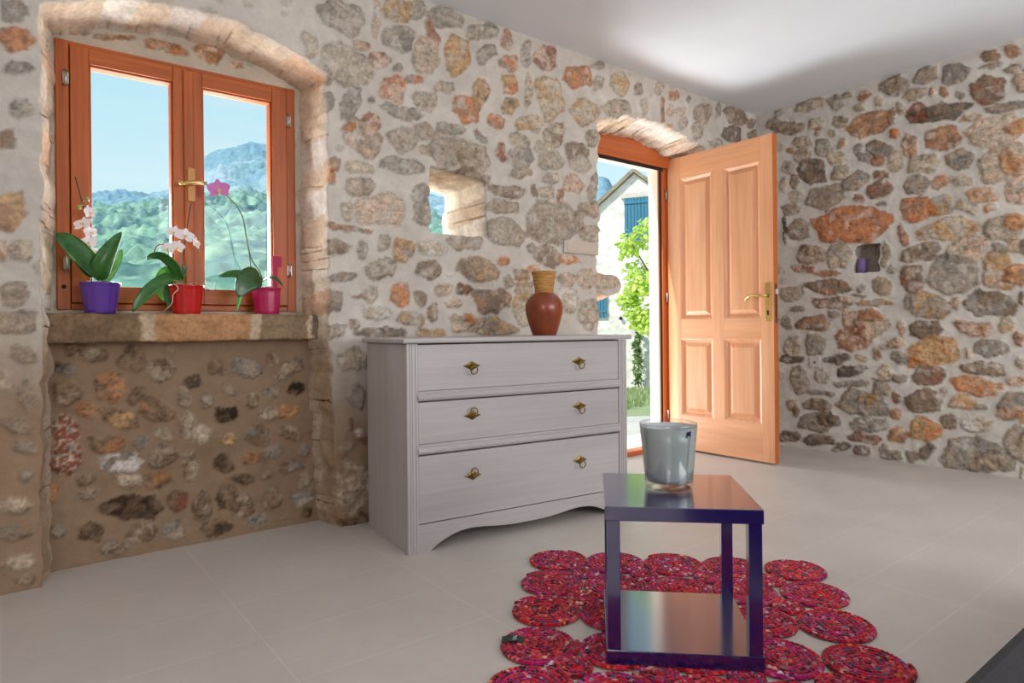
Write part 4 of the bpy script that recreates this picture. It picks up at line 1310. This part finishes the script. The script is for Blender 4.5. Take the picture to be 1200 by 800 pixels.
# ------------------------------------------------------------------ braided rug
def braid_material():
    m, nt, b = new_mat('braided_rags')
    a = nt.nodes.new('ShaderNodeAttribute')
    a.attribute_name = 'braid'
    oi = nt.nodes.new('ShaderNodeObjectInfo')
    ad = nt.nodes.new('ShaderNodeVectorMath')
    ad.operation = 'MULTIPLY_ADD'
    ad.inputs[1].default_value = (1, 1, 1)
    nt.links.new(a.outputs['Vector'], ad.inputs[0])
    cm = nt.nodes.new('ShaderNodeCombineXYZ')
    mu = nt.nodes.new('ShaderNodeMath')
    mu.operation = 'MULTIPLY'
    mu.inputs[1].default_value = 47.0
    nt.links.new(oi.outputs['Random'], mu.inputs[0])
    for k in range(3):
        nt.links.new(mu.outputs[0], cm.inputs[k])
    nt.links.new(cm.outputs[0], ad.inputs[2])
    vo = nt.nodes.new('ShaderNodeTexVoronoi')
    vo.inputs['Scale'].default_value = 0.85
    nt.links.new(ad.outputs[0], vo.inputs['Vector'])
    sp = nt.nodes.new('ShaderNodeSeparateColor')
    nt.links.new(vo.outputs['Color'], sp.inputs[0])
    red = ramp(nt, sp.outputs[0], [(0.0, lin((52, 6, 33))), (0.14, lin((128, 6, 33))), (0.32, lin((202, 10, 40))), (0.54, lin((236, 28, 49))),
                                   (0.68, lin((184, 12, 69))), (0.78, lin((246, 69, 73))), (0.86, lin((246, 112, 56))), (0.92, lin((246, 192, 179))), (0.96, lin((126, 21, 100))), (1.0, lin((46, 84, 103)))])
    mag = ramp(nt, sp.outputs[1], [(0.0, lin((50, 10, 62))), (0.20, lin((147, 8, 73))), (0.42, lin((211, 15, 85))), (0.60, lin((172, 23, 123))),
                                   (0.74, lin((225, 21, 49))), (0.84, lin((246, 108, 156))), (0.92, lin((46, 79, 116))), (1.0, lin((246, 211, 224)))])
    # which blend a length of braid has: changes from coil to coil and from centre to rim
    n2 = nt.nodes.new('ShaderNodeTexNoise')
    n2.inputs['Scale'].default_value = 0.055
    n2.inputs['Detail'].default_value = 1
    nt.links.new(ad.outputs[0], n2.inputs['Vector'])
    rd = nt.nodes.new('ShaderNodeAttribute')
    rd.attribute_name = 'turn'
    s1 = nt.nodes.new('ShaderNodeMath')
    s1.operation = 'ADD'
    nt.links.new(rd.outputs['Fac'], s1.inputs[0])
    nt.links.new(oi.outputs['Random'], s1.inputs[1])
    n3 = nt.nodes.new('ShaderNodeTexNoise')
    n3.noise_dimensions = '1D'
    n3.inputs['Scale'].default_value = 3.0
    nt.links.new(s1.outputs[0], n3.inputs['W'])
    av = nt.nodes.new('ShaderNodeMath')
    av.operation = 'ADD'
    nt.links.new(n3.outputs['Fac'], av.inputs[0])
    nt.links.new(n2.outputs['Fac'], av.inputs[1])
    f = ramp(nt, av.outputs[0], [(0.92 / 2 + 0.02, (0, 0, 0)), (0.60, (1, 1, 1))])
    hf = nt.nodes.new('ShaderNodeMath')
    hf.operation = 'MULTIPLY'
    hf.inputs[1].default_value = 0.5
    nt.links.new(av.outputs[0], hf.inputs[0])
    f = ramp(nt, hf.outputs[0], [(0.47, (0, 0, 0)), (0.58, (1, 1, 1))])
    c = mixc(nt, red, mag, f)
    ed = ramp(nt, vo.outputs['Distance'], [(0.0, (1.12, 1.12, 1.12)), (0.75, (0.55, 0.50, 0.54))])
    nt.links.new(mixc(nt, c, ed, 1.0, 'MULTIPLY'), b.inputs['Base Color'])
    b.inputs['Roughness'].default_value = 0.85
    b.inputs['Specular IOR Level'].default_value = 0.2
    b.inputs['Sheen Weight'].default_value = 0.15
    bump(nt, b, vo.outputs['Distance'], 0.6, -0.004)
    return m


BRAID = braid_material()


def coil_mesh(R, cord, seed):
    """a cord of braided rags wound into a flat spiral"""
    rng = random.Random(seed)
    turns = R / cord - 0.5
    n = int(turns * 2 * math.pi * R * 0.55 / 0.0042)
    seg = 7
    vs, at_b, at_t = [], [], []
    s = 0.0
    prev = None
    for i in range(n + 1):
        f = i / n
        tt = math.sqrt(f)
        th = 2 * math.pi * turns * tt
        r = cord * 0.25 + (R - cord * 0.75) * tt
        c = (r * math.cos(th), r * math.sin(th))
        if prev:
            s += math.dist(prev, c)
        prev = c
        wob = 1 + 0.13 * math.sin(2 * math.pi * s / 0.013)
        for k in range(seg):
            a = 2 * math.pi * k / seg + 0.2
            rr = cord * 0.54 * math.cos(a) * wob
            z = 0.0068 + 0.0064 * math.sin(a) * wob
            rad = r + rr
            vs.append((rad * math.cos(th), rad * math.sin(th), max(0.0006, z)))
            at_b += [s / 0.0105, (a - 0.2) / 1.9 + 0.35 * math.sin(2 * math.pi * s / 0.026), round(th / (2 * math.pi)) * 3.7]
            at_t.append(r / 0.11 * 0.9)
    fs = []
    for i in range(n):
        for k in range(seg):
            k2 = (k + 1) % seg
            fs.append((i * seg + k, i * seg + k2, (i + 1) * seg + k2, (i + 1) * seg + k))
    me = bpy.data.meshes.new('braided_coil')
    me.from_pydata(vs, [], fs)
    q = me.attributes.new('braid', 'FLOAT_VECTOR', 'POINT')
    q.data.foreach_set('vector', np.array(at_b, dtype=np.float32))
    q = me.attributes.new('turn', 'FLOAT', 'POINT')
    q.data.foreach_set('value', np.array(at_t, dtype=np.float32))
    me.polygons.foreach_set('use_smooth', np.ones(len(me.polygons), dtype=bool))
    me.materials.append(BRAID)
    return me


big = [coil_mesh(0.1145, 0.0150, k) for k in range(3)]
small = coil_mesh(0.057, 0.0130, 9)
G0 = np.array([1.665, 1.869])
GI = np.array([0.150, -0.155])
GJ = np.array([-0.163, -0.154])
RUGC = G0 + GI * 2 + GJ * 2.5
rug = thing('rug', 'red and magenta rug of sewn-together round braided coils on the tiled floor', 'rug', (RUGC[0], RUGC[1], 0.0))
rng = random.Random(5)
for j in range(6):
    for i in range(5):
        q = G0 + GI * i + GJ * j - RUGC
        o = bpy.data.objects.new('braided_coil', big[(i + 2 * j) % 3])
        COL.objects.link(o)
        o.parent = rug
        k = 1 + rng.uniform(-0.025, 0.03)
        o.location = (q[0] + rng.uniform(-.004, .004), q[1] + rng.uniform(-.004, .004), 0.0)
        o.scale = (k, k, 1)
        o.rotation_euler = (0, 0, rng.uniform(0, 6.28))
for j in range(5):
    for i in range(4):
        if (i, j) in ((0, 2), (3, 2)):
            continue          # bare floor shows through these gaps
        q = G0 + GI * (i + .5) + GJ * (j + .5) - RUGC
        o = bpy.data.objects.new('small_coil', small)
        COL.objects.link(o)
        o.parent = rug
        o.location = (q[0], q[1], 0.0)
        o.rotation_euler = (0, 0, rng.uniform(0, 6.28))
tg = MB()
ca, sa = math.cos(math.radians(-40)), math.sin(math.radians(-40))
tx, ty = 1.132 - RUGC[0], 1.462 - RUGC[1]
gr = []
for i in range(7):
    f = i / 6 - .5
    gr.append([(tx + ca * 0.064 * f - sa * 0.036 * q, ty + sa * 0.064 * f + ca * 0.036 * q, 0.0165 + 0.003 * math.cos(f * 5) + 0.0008 * q) for q in (-.5, 0, .5)])
tg.sheet(gr)
tgo = tg.build('cloth_tag', plain('dark_green_cloth', (52, 62, 54), 0.8), rug)
tgo['label'] = 'small dark grey-green cloth tag with white lettering'
tc = bpy.data.curves.new('lettering', 'FONT')
tc.body = 'TAL'
tc.size = 0.017
tc.align_x = 'CENTER'
tc.align_y = 'CENTER'
tc.extrude = 0.0002
to = bpy.data.objects.new('lettering', tc)
COL.objects.link(to)
to.parent = tgo
to.location = (tx + ca * 0.006, ty + sa * 0.006, 0.0202)
to.rotation_euler = (0, 0, math.radians(-40 + 90))
tc.materials.append(plain('white_print', (214, 220, 218), 0.6))
bpy.context.view_layer.update()
lm = bpy.data.meshes.new_from_object(to.evaluated_get(bpy.context.evaluated_depsgraph_get()))
lo = bpy.data.objects.new('lettering', lm)
COL.objects.link(lo)
lo.parent = tgo
lo.location = to.location
lo.rotation_euler = to.rotation_euler
bpy.data.objects.remove(to)
lo.name = 'lettering'

# ------------------------------------------------------------------ dark sofa at the lower right
def cloth(name, c):
    m, nt, b = new_mat(name)
    f = noise(nt, objcoord(nt), 260, 3, 0.7)
    l = lin(c)
    nt.links.new(ramp(nt, f, [(0.3, tuple(x * .8 for x in l)), (0.7, tuple(x * 1.15 for x in l))]), b.inputs['Base Color'])
    b.inputs['Roughness'].default_value = 0.95
    b.inputs['Specular IOR Level'].default_value = 0.15
    bump(nt, b, f, 0.2, 0.001)
    return m


SOFA = cloth('dark_grey_upholstery', (70, 68, 70))
sf = thing('sofa', 'dark grey upholstered seat, only its edge showing in the lower right corner', 'sofa', (1.75, -0.15, 0))
MB().box(-0.95, 0.95, -0.42, 0.455, 0.10, 0.27).build('base', SOFA, sf, bevel=0.012)
for x0, x1 in ((-0.955, -0.003), (0.003, 0.955)):
    MB().box(x0, x1, -0.25, 0.476, 0.272, 0.42).build('seat_cushion', SOFA, sf, bevel=0.022)
MB().box(-0.95, 0.95, -0.46, -0.26, 0.272, 0.60).build('backrest', SOFA, sf, bevel=0.03)
LEGM = plain('black_leg', (34, 30, 28), 0.5)
for x in (-0.88, 0.88):
    for y in (-0.38, 0.40):
        m = MB()
        m.lathe([(0.0, 0.0), (0.018, 0.0), (0.026, 0.10), (0.0, 0.10)], (x, y, 0.0), 16)
        m.build('leg', LEGM, sf)

# ------------------------------------------------------------------ outside
def gz(x, y):
    t = FW[0] * x + FW[1] * y
    return -0.03 - 0.0557 * max(0.0, t - 4.0)


def ground_material():
    m, nt, b = new_mat('pale_gravel')
    f = noise(nt, objcoord(nt), 22, 6, 0.7)
    g = noise(nt, objcoord(nt), 1.3, 3)
    c = ramp(nt, f, [(0.3, lin((176, 168, 156))), (0.7, lin((224, 218, 208)))])
    nt.links.new(mixc(nt, c, ramp(nt, g, [(0.3, (0.86, 0.85, 0.83)), (0.7, (1.05, 1.05, 1.05))]), 1.0, 'MULTIPLY'), b.inputs['Base Color'])
    b.inputs['Roughness'].default_value = 0.95
    bump(nt, b, f, 0.4, 0.02)
    return m


xs_ = np.linspace(-14, 34, 60)
ys_ = np.concatenate([[3.2], np.linspace(3.6, 34, 40)])
m = MB()
m.sheet([[(x, y, gz(x, y)) for x in xs_] for y in ys_])
tag(m.build('ground', ground_material()), kind='structure')
m = MB()
m.box(2.7, 4.3, 3.17, 3.75, -0.12, -0.012)
tag(m.build('door_slab', plain('door_step_stone', (226, 220, 210), 0.8, var=0.08, scale=8)), kind='structure')

HP = np.array([13.75, 12.10])
HE = np.array([-0.486, 0.874])
HN = np.array([-0.874, -0.486])


def facade_material():
    m, nt, b = new_mat('whitewashed_rubble')
    v = objcoord(nt, (1.6, 1.6, 2.6))
    vo = nt.nodes.new('ShaderNodeTexVoronoi')
    vo.inputs['Scale'].default_value = 2.2
    nt.links.new(v, vo.inputs['Vector'])
    n = noise(nt, objcoord(nt), 9, 5, 0.65)
    c = ramp(nt, vo.outputs['Distance'], [(0.1, lin((250, 248, 242))), (0.75, lin((226, 221, 212)))])
    nt.links.new(mixc(nt, c, ramp(nt, n, [(0.32, (0.80, 0.80, 0.80)), (0.55, (1.0, 1.0, 1.0))]), 1.0, 'MULTIPLY'), b.inputs['Base Color'])
    b.inputs['Roughness'].default_value = 0.95
    bump(nt, b, n, 0.6, 0.04)
    return m


house = thing('stone_house', 'whitewashed stone gable house with blue shutters, seen through the open doorway', 'house',
              (HP[0], HP[1], -0.80), math.atan2(HE[1], HE[0]))
# local axes: x along the facade (towards the photo's left), y away from the camera is -y of the facade normal
hs = -1.0


def hb(name, mat, boxes, parent=house, bevel=0.0):
    m = MB()
    for bx in boxes:
        m.box(*bx)
    return m.build(name, mat, parent, bevel=bevel)


WID, EAVE, PEAK = 3.2, 3.36, 5.96
m = MB()
# facade normal in local space: HN rotated; +y local = HE rotated +90 = away from or toward the camera
ny = -HE[1] * HN[0] + HE[0] * HN[1]      # sign of the normal along local y
sg = 1.0 if ny > 0 else -1.0
far = -sg * 7.0
m.prism([(-WID, -0.6), (WID, -0.6), (WID, EAVE), (0.0, PEAK), (-WID, EAVE)], 'y', 0.0, far)
m.build('house_wall', facade_material(), house)
ROOFM = plain('weathered_roof_tile', (150, 138, 120), 0.9, var=0.25, scale=6)
for s_ in (-1, 1):
    m = MB()
    x1 = s_ * (WID + 0.35)
    z1 = PEAK - (PEAK - EAVE) / WID * (WID + 0.35)
    m.prism([(0.0, PEAK + 0.02), (x1, z1 + 0.02), (x1, z1 + 0.14), (0.0, PEAK + 0.14)], 'y', sg * 0.12, far)
    m.build('roof_slope', ROOFM, house)
BLUE = plain('blue_shutter_paint', (58, 122, 150), 0.6, var=0.08, scale=12)


def shutter(x0, x1, z0, z1):
    m = MB()
    nb = 5
    for k in range(nb):
        a = x0 + (x1 - x0) * k / nb
        b_ = x0 + (x1 - x0) * (k + 1) / nb
        m.box(a + 0.006, b_ - 0.006, sg * 0.03, sg * 0.06, z0, z1)
    for z in (z0 + 0.14, z1 - 0.16):
        m.box(x0, x1, sg * 0.06, sg * 0.08, z, z + 0.07)
    return m.build('window_shutter', BLUE, house)


shutter(-0.185, 0.275, 4.12, 5.28)
shutter(-0.650, -0.190, 4.12, 5.28)
shutter(0.80, 1.25, 2.00, 2.71)
shutter(1.26, 1.71, 2.00, 2.71)
hb('stone_lintel', plain('lintel_stone', (206, 200, 190), 0.9, var=0.1), [(-0.78, 0.38, sg * -0.05, sg * 0.05, 5.29, 5.42)])
m = MB()
m.lathe([(0.0, -0.05), (0.04, -0.03), (0.05, 0.0), (0.03, 0.05), (0.0, 0.06)], (0.40, sg * 0.06, 1.97), 12)
m.build('wall_lamp', plain('black_iron', (30, 30, 32), 0.6), house)

# leafy shrub by the path
def leaves_mesh(name, mat, parent, base, clusters, n, size, seed, flat=0.4):
    rng = random.Random(seed)
    vs, fs = [], []
    for _ in range(n):
        cx, cy_, cz, r = clusters[rng.randrange(len(clusters))]
        while True:
            d = Vector((rng.uniform(-1, 1), rng.uniform(-1, 1), rng.uniform(-1, 1)))
            if d.length < 1:
                break
        p = Vector((cx, cy_, cz)) + d * r
        nrm = (Vector((rng.uniform(-1, 1), rng.uniform(-1, 1), rng.uniform(-.2, 1))) + d * 0.8 + Vector((0, 0, flat))).normalized()
        u = nrm.cross(Vector((rng.uniform(-1, 1), rng.uniform(-1, 1), rng.uniform(-1, 1)))).normalized()
        w = nrm.cross(u)
        L = size * rng.uniform(0.6, 1.25)
        W = L * 0.34
        o = len(vs)
        droop = nrm * (-0.15 * L)
        vs += [p, p + u * L * .35 + w * W + droop * .3, p + u * L * .8 + w * W * .55 + droop * .7, p + u * L + droop,
               p + u * L * .8 - w * W * .55 + droop * .7, p + u * L * .35 - w * W + droop * .3, p + u * L * .45 + nrm * L * 0.04]
        for a, b_ in ((0, 1), (1, 2), (2, 3), (3, 4), (4, 5), (5, 0)):
            fs.append((o + a, o + b_, o + 6))
    m = MB()
    m.add(vs, fs, 0, True)
    return m.build(name, mat, parent, base)


def foliage_material(name, a, b, tr=0.5):
    m, nt, bs = new_mat(name)
    f = noise(nt, objcoord(nt), 7, 3)
    c = ramp(nt, f, [(0.3, lin(a)), (0.7, lin(b))])
    nt.links.new(c, bs.inputs['Base Color'])
    bs.inputs['Roughness'].default_value = 0.5
    t_ = nt.nodes.new('ShaderNodeBsdfTranslucent')
    nt.links.new(c, t_.inputs['Color'])
    mx = nt.nodes.new('ShaderNodeMixShader')
    mx.inputs[0].default_value = tr
    out = nt.nodes['Material Output']
    nt.links.new(bs.outputs[0], mx.inputs[1])
    nt.links.new(t_.outputs[0], mx.inputs[2])
    nt.links.new(mx.outputs[0], out.inputs['Surface'])
    return m


FOL = foliage_material('spring_leaves', (166, 206, 72), (222, 236, 140))
TRUNK = plain('grey_bark', (112, 98, 80), 0.9, var=0.3, scale=20)
tb = (5.30, 4.20, gz(5.30, 4.20))
tree = thing('leafy_tree', 'small bright green leafy tree beside the path outside the doorway', 'tree', tb)
cl = []
rng = random.Random(3)
for _ in range(34):
    a, q = rng.uniform(0, 6.28), rng.uniform(-1, 1)
    rr = math.sqrt(1 - q * q) * rng.uniform(0.55, 1.0)
    cl.append((5.10 + 0.38 * rr * math.cos(a), 4.24 + 0.38 * rr * math.sin(a), 1.44 + 0.50 * q, rng.uniform(0.09, 0.15)))
leaves_mesh('foliage', FOL, tree, tb, cl, 2900, 0.066, 8)
m = MB()
m.tube([(5.30, 4.20, tb[2] - .05), (5.29, 4.21, 0.5), (5.25, 4.22, 1.0), (5.20, 4.22, 1.6)], [0.035, 0.03, 0.024, 0.012], 9)
for c_ in cl[::4]:
    m.tube([(5.25, 4.22, 1.05), ((5.22 + c_[0]) / 2, (4.22 + c_[1]) / 2, (1.2 + c_[2]) / 2), c_[:3]], [0.012, 0.009, 0.005], 6)
m.build('trunk', TRUNK, tree, tb)

# climbing plant at the foot of the house
q = HP + HE * (-0.12) + HN * 0.30
vb = (q[0], q[1], -0.80)
vine = thing('climbing_plant', 'thin young climbing plant against the foot of the white house', 'plant', vb)
cl = [(q[0] + 0.04 * math.sin(k * 2.1), q[1] + 0.05 * math.cos(k * 1.7), -0.6 + 0.14 * k, 0.13 - 0.003 * k) for k in range(12)]
FOL2 = foliage_material('olive_leaves', (84, 120, 60), (140, 168, 96))
leaves_mesh('foliage', FOL2, vine, vb, cl, 420, 0.11, 21)
m = MB()
m.tube([(q[0], q[1], -0.85), (q[0] + .03, q[1], 0.0), (q[0] - .02, q[1], 0.9)], [0.02, 0.014, 0.006], 7)
m.build('stalk', TRUNK, vine, vb)

# grass in front of the house
rng = random.Random(12)
vs, fs = [], []
for _ in range(9000):
    a, d = rng.uniform(-2.0, 2.6), rng.uniform(0.3, 9.5)
    p = HP + HE * a * (1.0 - 0.02 * d) + HN * d * 1.02
    t = p[0] * FW[0] + p[1] * FW[1]
    if t < 8.6 + 0.6 * math.sin(a * 3) + rng.uniform(0, .8):
        continue
    z = gz(p[0], p[1])
    hh = rng.uniform(0.05, 0.16)
    an = rng.uniform(0, 6.28)
    w = rng.uniform(0.015, 0.03)
    dx, dy = math.cos(an) * w, math.sin(an) * w
    lx, ly = rng.uniform(-.05, .05), rng.uniform(-.05, .05)
    o = len(vs)
    vs += [(p[0] - dx, p[1] - dy, z - .01), (p[0] + dx, p[1] + dy, z - .01), (p[0] + lx, p[1] + ly, z + hh)]
    fs.append((o, o + 1, o + 2))
# turf under the blades
gi = []
for d in np.linspace(0.25, 9.6, 12):
    row = []
    for a in np.linspace(-3.2, 3.6, 14):
        p = HP + HE * a + HN * d
        row.append((p[0], p[1], gz(p[0], p[1]) + 0.02 + 0.015 * math.sin(a * 5 + d * 3) - (0.06 if p[0] * FW[0] + p[1] * FW[1] < 8.7 else 0)))
    gi.append(row)
m = MB()
m.add(vs, fs)
m.sheet(gi)
tag(m.build('grass', foliage_material('lawn', (134, 152, 98), (184, 194, 142), 0.2)), 'green grass between the path and the white house', 'grass', kind='stuff')


# ---- hills beyond the window
def hills():
    px = np.concatenate([np.arange(-260, 60, 12), np.arange(60, 340, 1.6), np.arange(340, 1000, 5)])
    T = np.exp(np.linspace(math.log(45), math.log(900), 250))
    A, B = np.meshgrid(px, T)
    rp = [-260, 0, 104, 128, 155, 175, 200, 237, 243, 256, 269, 285, 300, 317, 345, 400, 450, 505, 560, 640, 690, 703, 716, 740, 800, 1000]
    ry = [238, 233, 229, 225, 228, 227, 222, 194, 190, 186, 179, 172, 169, 171, 178, 200, 222, 231, 235, 222, 212, 213, 222, 240, 255, 270]
    fp = [-260, 0, 104, 150, 200, 237, 280, 317, 400, 505, 640, 703, 740, 1000]
    fy = [262, 258, 254, 250, 244, 234, 232, 236, 250, 264, 262, 244, 262, 290]
    YR, YF = np.interp(A, rp, ry), np.interp(A, fp, fy)
    L = np.log(B)
    w1 = np.clip((L - math.log(45)) / (math.log(430) - math.log(45)), 0, 1)
    w2 = sstep(math.log(430), math.log(900), L)
    Y = 402 * (1 - w1 ** 0.8) + YF * w1 ** 0.8
    Y = Y * (1 - w2) + YR * w2
    u = (A - 600) / FOC
    X = B * (FW[0] + RT[0] * u)
    W = B * (FW[1] + RT[1] * u)
    Z = EYE + B * ((CY - Y) / FOC + RT[2] * u)
    far = sstep(math.log(400), math.log(620), L)
    sc = np.clip(B / 170, 0.5, 2.2)
    canopy = (vnoise(X / 5.5, W / 5.5, 401) * 0.9 * sc + vnoise(X / 2.6, W / 2.6, 402) * 0.7 + fbm(X / 40, W / 40, 403, 4) * 2.4) * 4.5
    rock = (fbm(X / 70, W / 70, 411, 6) - .5) * 46 + (np.abs(fbm(X / 34, Z / 34, 417, 5) - .5) - .12) * 36
    Z = Z + (canopy - 7) * (1 - far) * np.clip(B / 160, 0.15, 1) + rock * far * (1 - 0.6 * sstep(0.9, 1.0, w2)) 
    f1 = fbm(X / 22, W / 22, 421, 5)
    f2 = fbm(X / 4.5, W / 4.5, 425, 4)
    f3 = fbm(X / 60 + Z / 40, W / 60, 431, 6)
    g1, g2, g3 = np.array(lin((124, 164, 128))), np.array(lin((66, 106, 98))), np.array(lin((178, 206, 160)))
    a = sstep(.35, .62, f1)[..., None]
    b_ = sstep(.52, .72, f2)[..., None]
    forest = (g2 * (1 - a) + g1 * a) * (1 - b_ * .7) + g3 * b_ * .7
    r1, r2, r3 = np.array(lin((116, 150, 170))), np.array(lin((170, 186, 196))), np.array(lin((112, 150, 146)))
    a = sstep(.42, .62, f3)[..., None]
    b_ = sstep(.5, .68, f1)[..., None]
    rockc = (r1 * (1 - a) + r2 * a) * (1 - b_ * .6) + r3 * b_ * .6
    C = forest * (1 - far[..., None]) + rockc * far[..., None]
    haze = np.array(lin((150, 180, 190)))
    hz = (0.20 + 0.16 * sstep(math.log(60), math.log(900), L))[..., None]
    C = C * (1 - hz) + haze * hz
    # back slope so that the ridge is a ridge
    X = np.concatenate([X, X[-1:] * 1.3])
    W = np.concatenate([W, W[-1:] * 1.3])
    Z = np.concatenate([Z, Z[-1:] * 0 - 40])
    C = np.concatenate([C, C[-1:]])
    nr, nc = X.shape
    idx = np.arange(nr * nc).reshape(nr, nc)
    q = np.stack([idx[:-1, :-1], idx[:-1, 1:], idx[1:, 1:], idx[1:, :-1]], -1).reshape(-1, 4)
    me = bpy.data.meshes.new('hills')
    me.from_pydata(np.stack([X, W, Z], -1).reshape(-1, 3).tolist(), [], q.tolist())
    ca_ = me.color_attributes.new('Col', 'FLOAT_COLOR', 'POINT')
    cc = np.clip(C.reshape(-1, 3), 0, 1)
    ca_.data.foreach_set('color', np.concatenate([cc, np.ones((len(cc), 1))], 1).astype(np.float32).ravel())
    me.polygons.foreach_set('use_smooth', np.ones(len(me.polygons), dtype=bool))
    m, nt, b = new_mat('wooded_hillside')
    at_ = nt.nodes.new('ShaderNodeAttribute')
    at_.attribute_name = 'Col'
    n = noise(nt, objcoord(nt), 0.22, 6, 0.7)
    nt.links.new(mixc(nt, at_.outputs['Color'], ramp(nt, n, [(0.32, (0.62, 0.68, 0.74)), (0.68, (1.16, 1.15, 1.10))]), 1.0, 'MULTIPLY'), b.inputs['Base Color'])  # dark bluish mottling paints the shadows among the trees
    b.inputs['Roughness'].default_value = 1.0
    b.inputs['Specular IOR Level'].default_value = 0.0
    me.materials.append(m)
    o = bpy.data.objects.new('hills', me)
    COL.objects.link(o)
    tag(o, kind='structure')


hills()

# ------------------------------------------------------------------ light
wd = bpy.data.worlds.new('sky')
scene.world = wd
wd.use_nodes = True
nt = wd.node_tree
bg = nt.nodes['Background']
tc = nt.nodes.new('ShaderNodeTexCoord')
sx = nt.nodes.new('ShaderNodeSeparateXYZ')
nt.links.new(tc.outputs['Generated'], sx.inputs[0])
sky = ramp(nt, sx.outputs['Z'], [(0.0, lin((240, 249, 251))), (0.18, lin((216, 247, 255))), (0.40, lin((184, 232, 252))), (0.9, lin((100, 164, 222)))])
mp = nt.nodes.new('ShaderNodeMapping')
mp.inputs['Scale'].default_value = (1.2, 1.2, 6)
nt.links.new(tc.outputs['Generated'], mp.inputs['Vector'])
cl_ = noise(nt, mp.outputs['Vector'], 2.0, 6, 0.6)
cw = ramp(nt, cl_, [(0.50, (0, 0, 0)), (0.74, (0.6, 0.6, 0.6))])
nt.links.new(mixc(nt, sky, lin((240, 248, 252)), cw), bg.inputs['Color'])
bg.inputs['Strength'].default_value = 1.0

sun = bpy.data.lights.new('sun', 'SUN')
sun.energy = 4.8
sun.angle = math.radians(1.0)
sun.color = (1.0, 0.96, 0.88)
so = bpy.data.objects.new('sun', sun)
COL.objects.link(so)
sdir = Vector((-0.64, 0.16, 0.75))
so.rotation_euler = (-sdir).to_track_quat('-Z', 'Y').to_euler()


def area(name, loc, target, sx_, sy_, power, col=(1, 1, 1)):
    l = bpy.data.lights.new(name, 'AREA')
    l.shape = 'RECTANGLE'
    l.size, l.size_y = sx_, sy_
    l.energy = power
    l.color = col
    o = bpy.data.objects.new(name, l)
    COL.objects.link(o)
    o.location = loc
    o.rotation_euler = (Vector(target) - Vector(loc)).to_track_quat('-Z', 'Z').to_euler()
    return o


area('rear_window_fill', (2.7, -2.2, 1.6), (2.5, 2.8, 1.5), 2.6, 1.6, 80, (0.965, 0.985, 1.0))  # fill lamp indoors, for the light of an unseen rear window
area('side_fill_light', (-1.5, -0.9, 1.6), (4.6, 1.2, 1.2), 1.4, 1.4, 38, (0.965, 0.985, 1.0))  # added fill lamp inside the left wall, to brighten the right wall
area('doorway_bounce', (3.35, 4.0, 0.30), (2.9, 1.6, 2.2), 1.2, 1.2, 60, (0.98, 0.99, 1.0))  # added lamp outside the door, imitating bounce off sunlit ground
area('window_bounce', (0.63, 3.45, 1.25), (0.70, 2.4, 2.0), 0.9, 0.8, 46, (0.96, 0.98, 1.0))  # added lamp outside the window to brighten the niche arch

area('slit_bounce', (1.55, 3.75, 1.62), (2.06, 3.0, 1.55), 0.3, 0.3, 5, (1.0, 0.98, 0.94))  # added lamp outside the slit to brighten its right reveal
scene.cycles.use_denoising = True
scene.view_settings.view_transform = 'Standard'
scene.view_settings.look = 'None'
scene.view_settings.exposure = 0.0
scene.view_settings.gamma = 1.0
